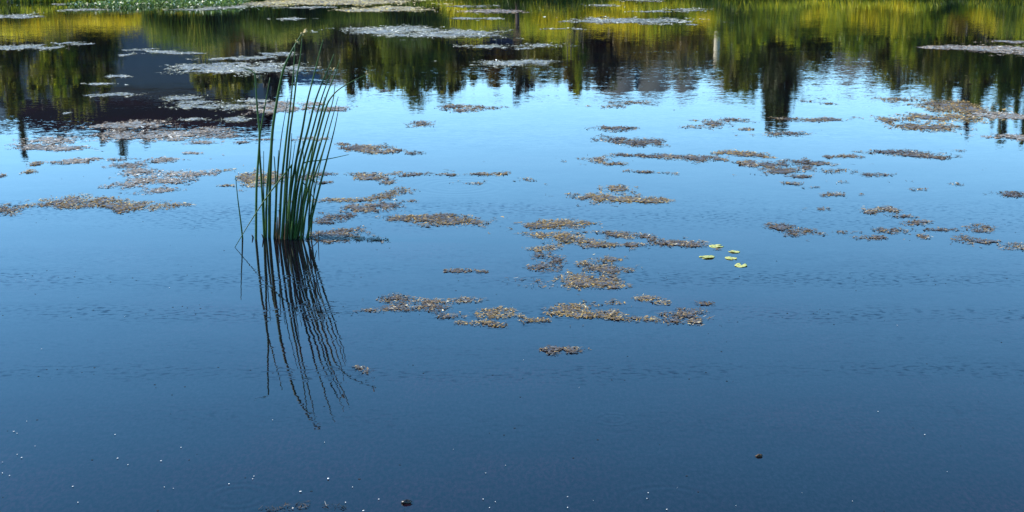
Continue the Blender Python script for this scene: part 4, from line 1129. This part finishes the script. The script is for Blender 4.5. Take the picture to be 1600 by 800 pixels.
# ------------------------------------------------------------------ floating petals and odd bits in the foreground
def petal_mesh():
    V = [(0, 0, .0015)]; n = 9
    for i in range(n):
        th = 2 * math.pi * i / n
        r = 1.0 + 0.22 * math.sin(2 * th + .5) + .1 * math.cos(3 * th)
        V.append((r * math.cos(th), .8 * r * math.sin(th), .25 + .18 * math.sin(th * 2)))
    for i in range(n):
        V.append((V[i + 1][0] * .92, V[i + 1][1] * .92, V[i + 1][2] - .12))
    V[0] = (0, 0, .1)
    V.append((0, 0, .0))
    F = [(0, 1 + i, 1 + (i + 1) % n) for i in range(n)] + [(1 + i, 1 + n + i, 1 + n + (i + 1) % n, 1 + (i + 1) % n) for i in range(n)] + [(2 * n + 1, 1 + n + (i + 1) % n, 1 + n + i) for i in range(n)]
    return idx_mesh('petal', V, F, M['petal'])
pm = petal_mesh()
SPECKS = [(42, 659, 1), (22, 675, 1.1), (27, 678, .9), (55, 698, .8), (27, 711, 1.2), (34, 716, 1.2), (4, 723, .8), (4, 740, 1.2), (15, 744, 1), (180, 680, 1.2), (184, 717, 1.2), (200, 727, 1.4), (252, 721, 1.5), (283, 700, 1.1), (114, 761, 1.2), (122, 786, 1.1), (257, 762, 1.3), (271, 764, .9), (358, 757, 1.8), (395, 749, 1.3), (397, 745, .9),
          (513, 749, 2.0), (470, 769, 1.6), (507, 692, .9), (551, 762, .9), (592, 781, 1.3), (568, 799, 2.0), (540, 786, 1.1), (426, 657, .6), (790, 728, .9), (759, 740, .9), (755, 781, 1.2), (774, 785, 1.1), (765, 794, 1.2), (708, 703, .8),
          (887, 777, 1.2), (887, 794, 1.4), (1013, 771, 1.1), (1011, 780, 1.0), (1042, 797, 1.7), (1058, 763, .6), (927, 783, .7), (1150, 791, .7), (905, 607, .8), (1445, 680, 1.5), (1332, 784, 1.1), (1372, 644, .9), (1480, 738, .7), (1253, 771, .6), (40, 438, 1), (265, 450, .9), (195, 495, .7), (65, 546, .8), (1402, 509, 1), (818, 563, .8)]
for i, (px, py, s) in enumerate(SPECKS):
    c = water_at(px, py)
    o = link('floating_petal', pm)
    o.location = (c[0], c[1], 0.003)
    k = s * 0.7 * (0.7 + 0.5 * random.random()) * math.hypot(c[1], CAM_H) / FPX
    o.scale = (k * 1.25, k * 2.0, k * 1.2)
    o.rotation_euler = (0, 0, rng.uniform(-.6, .6))
    tag(o, 'tiny white petal speck floating on the open foreground water' if py > 600 else 'tiny white petal speck floating on the middle water beside the breeze lines', 'petal', 'white petals on the water')

def lump(px, py, rpx, mat_, name, label, cat, seed):
    c = water_at(px, py)
    r = rpx * math.hypot(c[1], CAM_H) / FPX
    V = []; F = []; nu, nv = 14, 8
    rs = np.random.default_rng(seed)
    for j in range(nv + 1):
        ph = math.pi * j / nv
        for i in range(nu):
            th = 2 * math.pi * i / nu
            q = r * (1 + .28 * math.sin(2 * th + 1) * math.sin(ph) + .16 * math.sin(3 * th + 2 * ph) + .10 * rs.normal())
            V.append((q * math.sin(ph) * math.cos(th) * 1.25, q * math.sin(ph) * math.sin(th) * .8, q * math.cos(ph) * .7 + r * .3))
    for j in range(nv):
        for i in range(nu):
            F.append((j * nu + i, (j + 1) * nu + i, (j + 1) * nu + (i + 1) % nu, j * nu + (i + 1) % nu))
    o = link(name, idx_mesh(name, V, F, mat_))
    o.location = (c[0], c[1], 0)
    tag(o, label, cat)
    # a curled blade standing off it
    a = np.array([0, 0, r * .3])
    link('curl', idx_mesh('curl', *tube([a, a + [r * 1.2, .2 * r, r * .35], a + [r * 1.9, 0, r * .05]], [r * .35, r * .22, r * .04], 6), mat_), o)
    o.children[0].location = o.children[0].location
lump(635, 786, 5.2, M['lump'], 'curled_leaf', 'small black curled leaf floating at the bottom edge, left of centre', 'leaf', 3)
lump(1186, 713, 3.4, M['dead'], 'curled_leaf', 'small brown curled leaf floating alone in the lower right water', 'leaf', 9)

# ------------------------------------------------------------------ render settings
scene.cycles.use_denoising = True
scene.cycles.max_bounces = 8
scene.cycles.sample_clamp_indirect = 4.0
scene.cycles.caustics_reflective = False
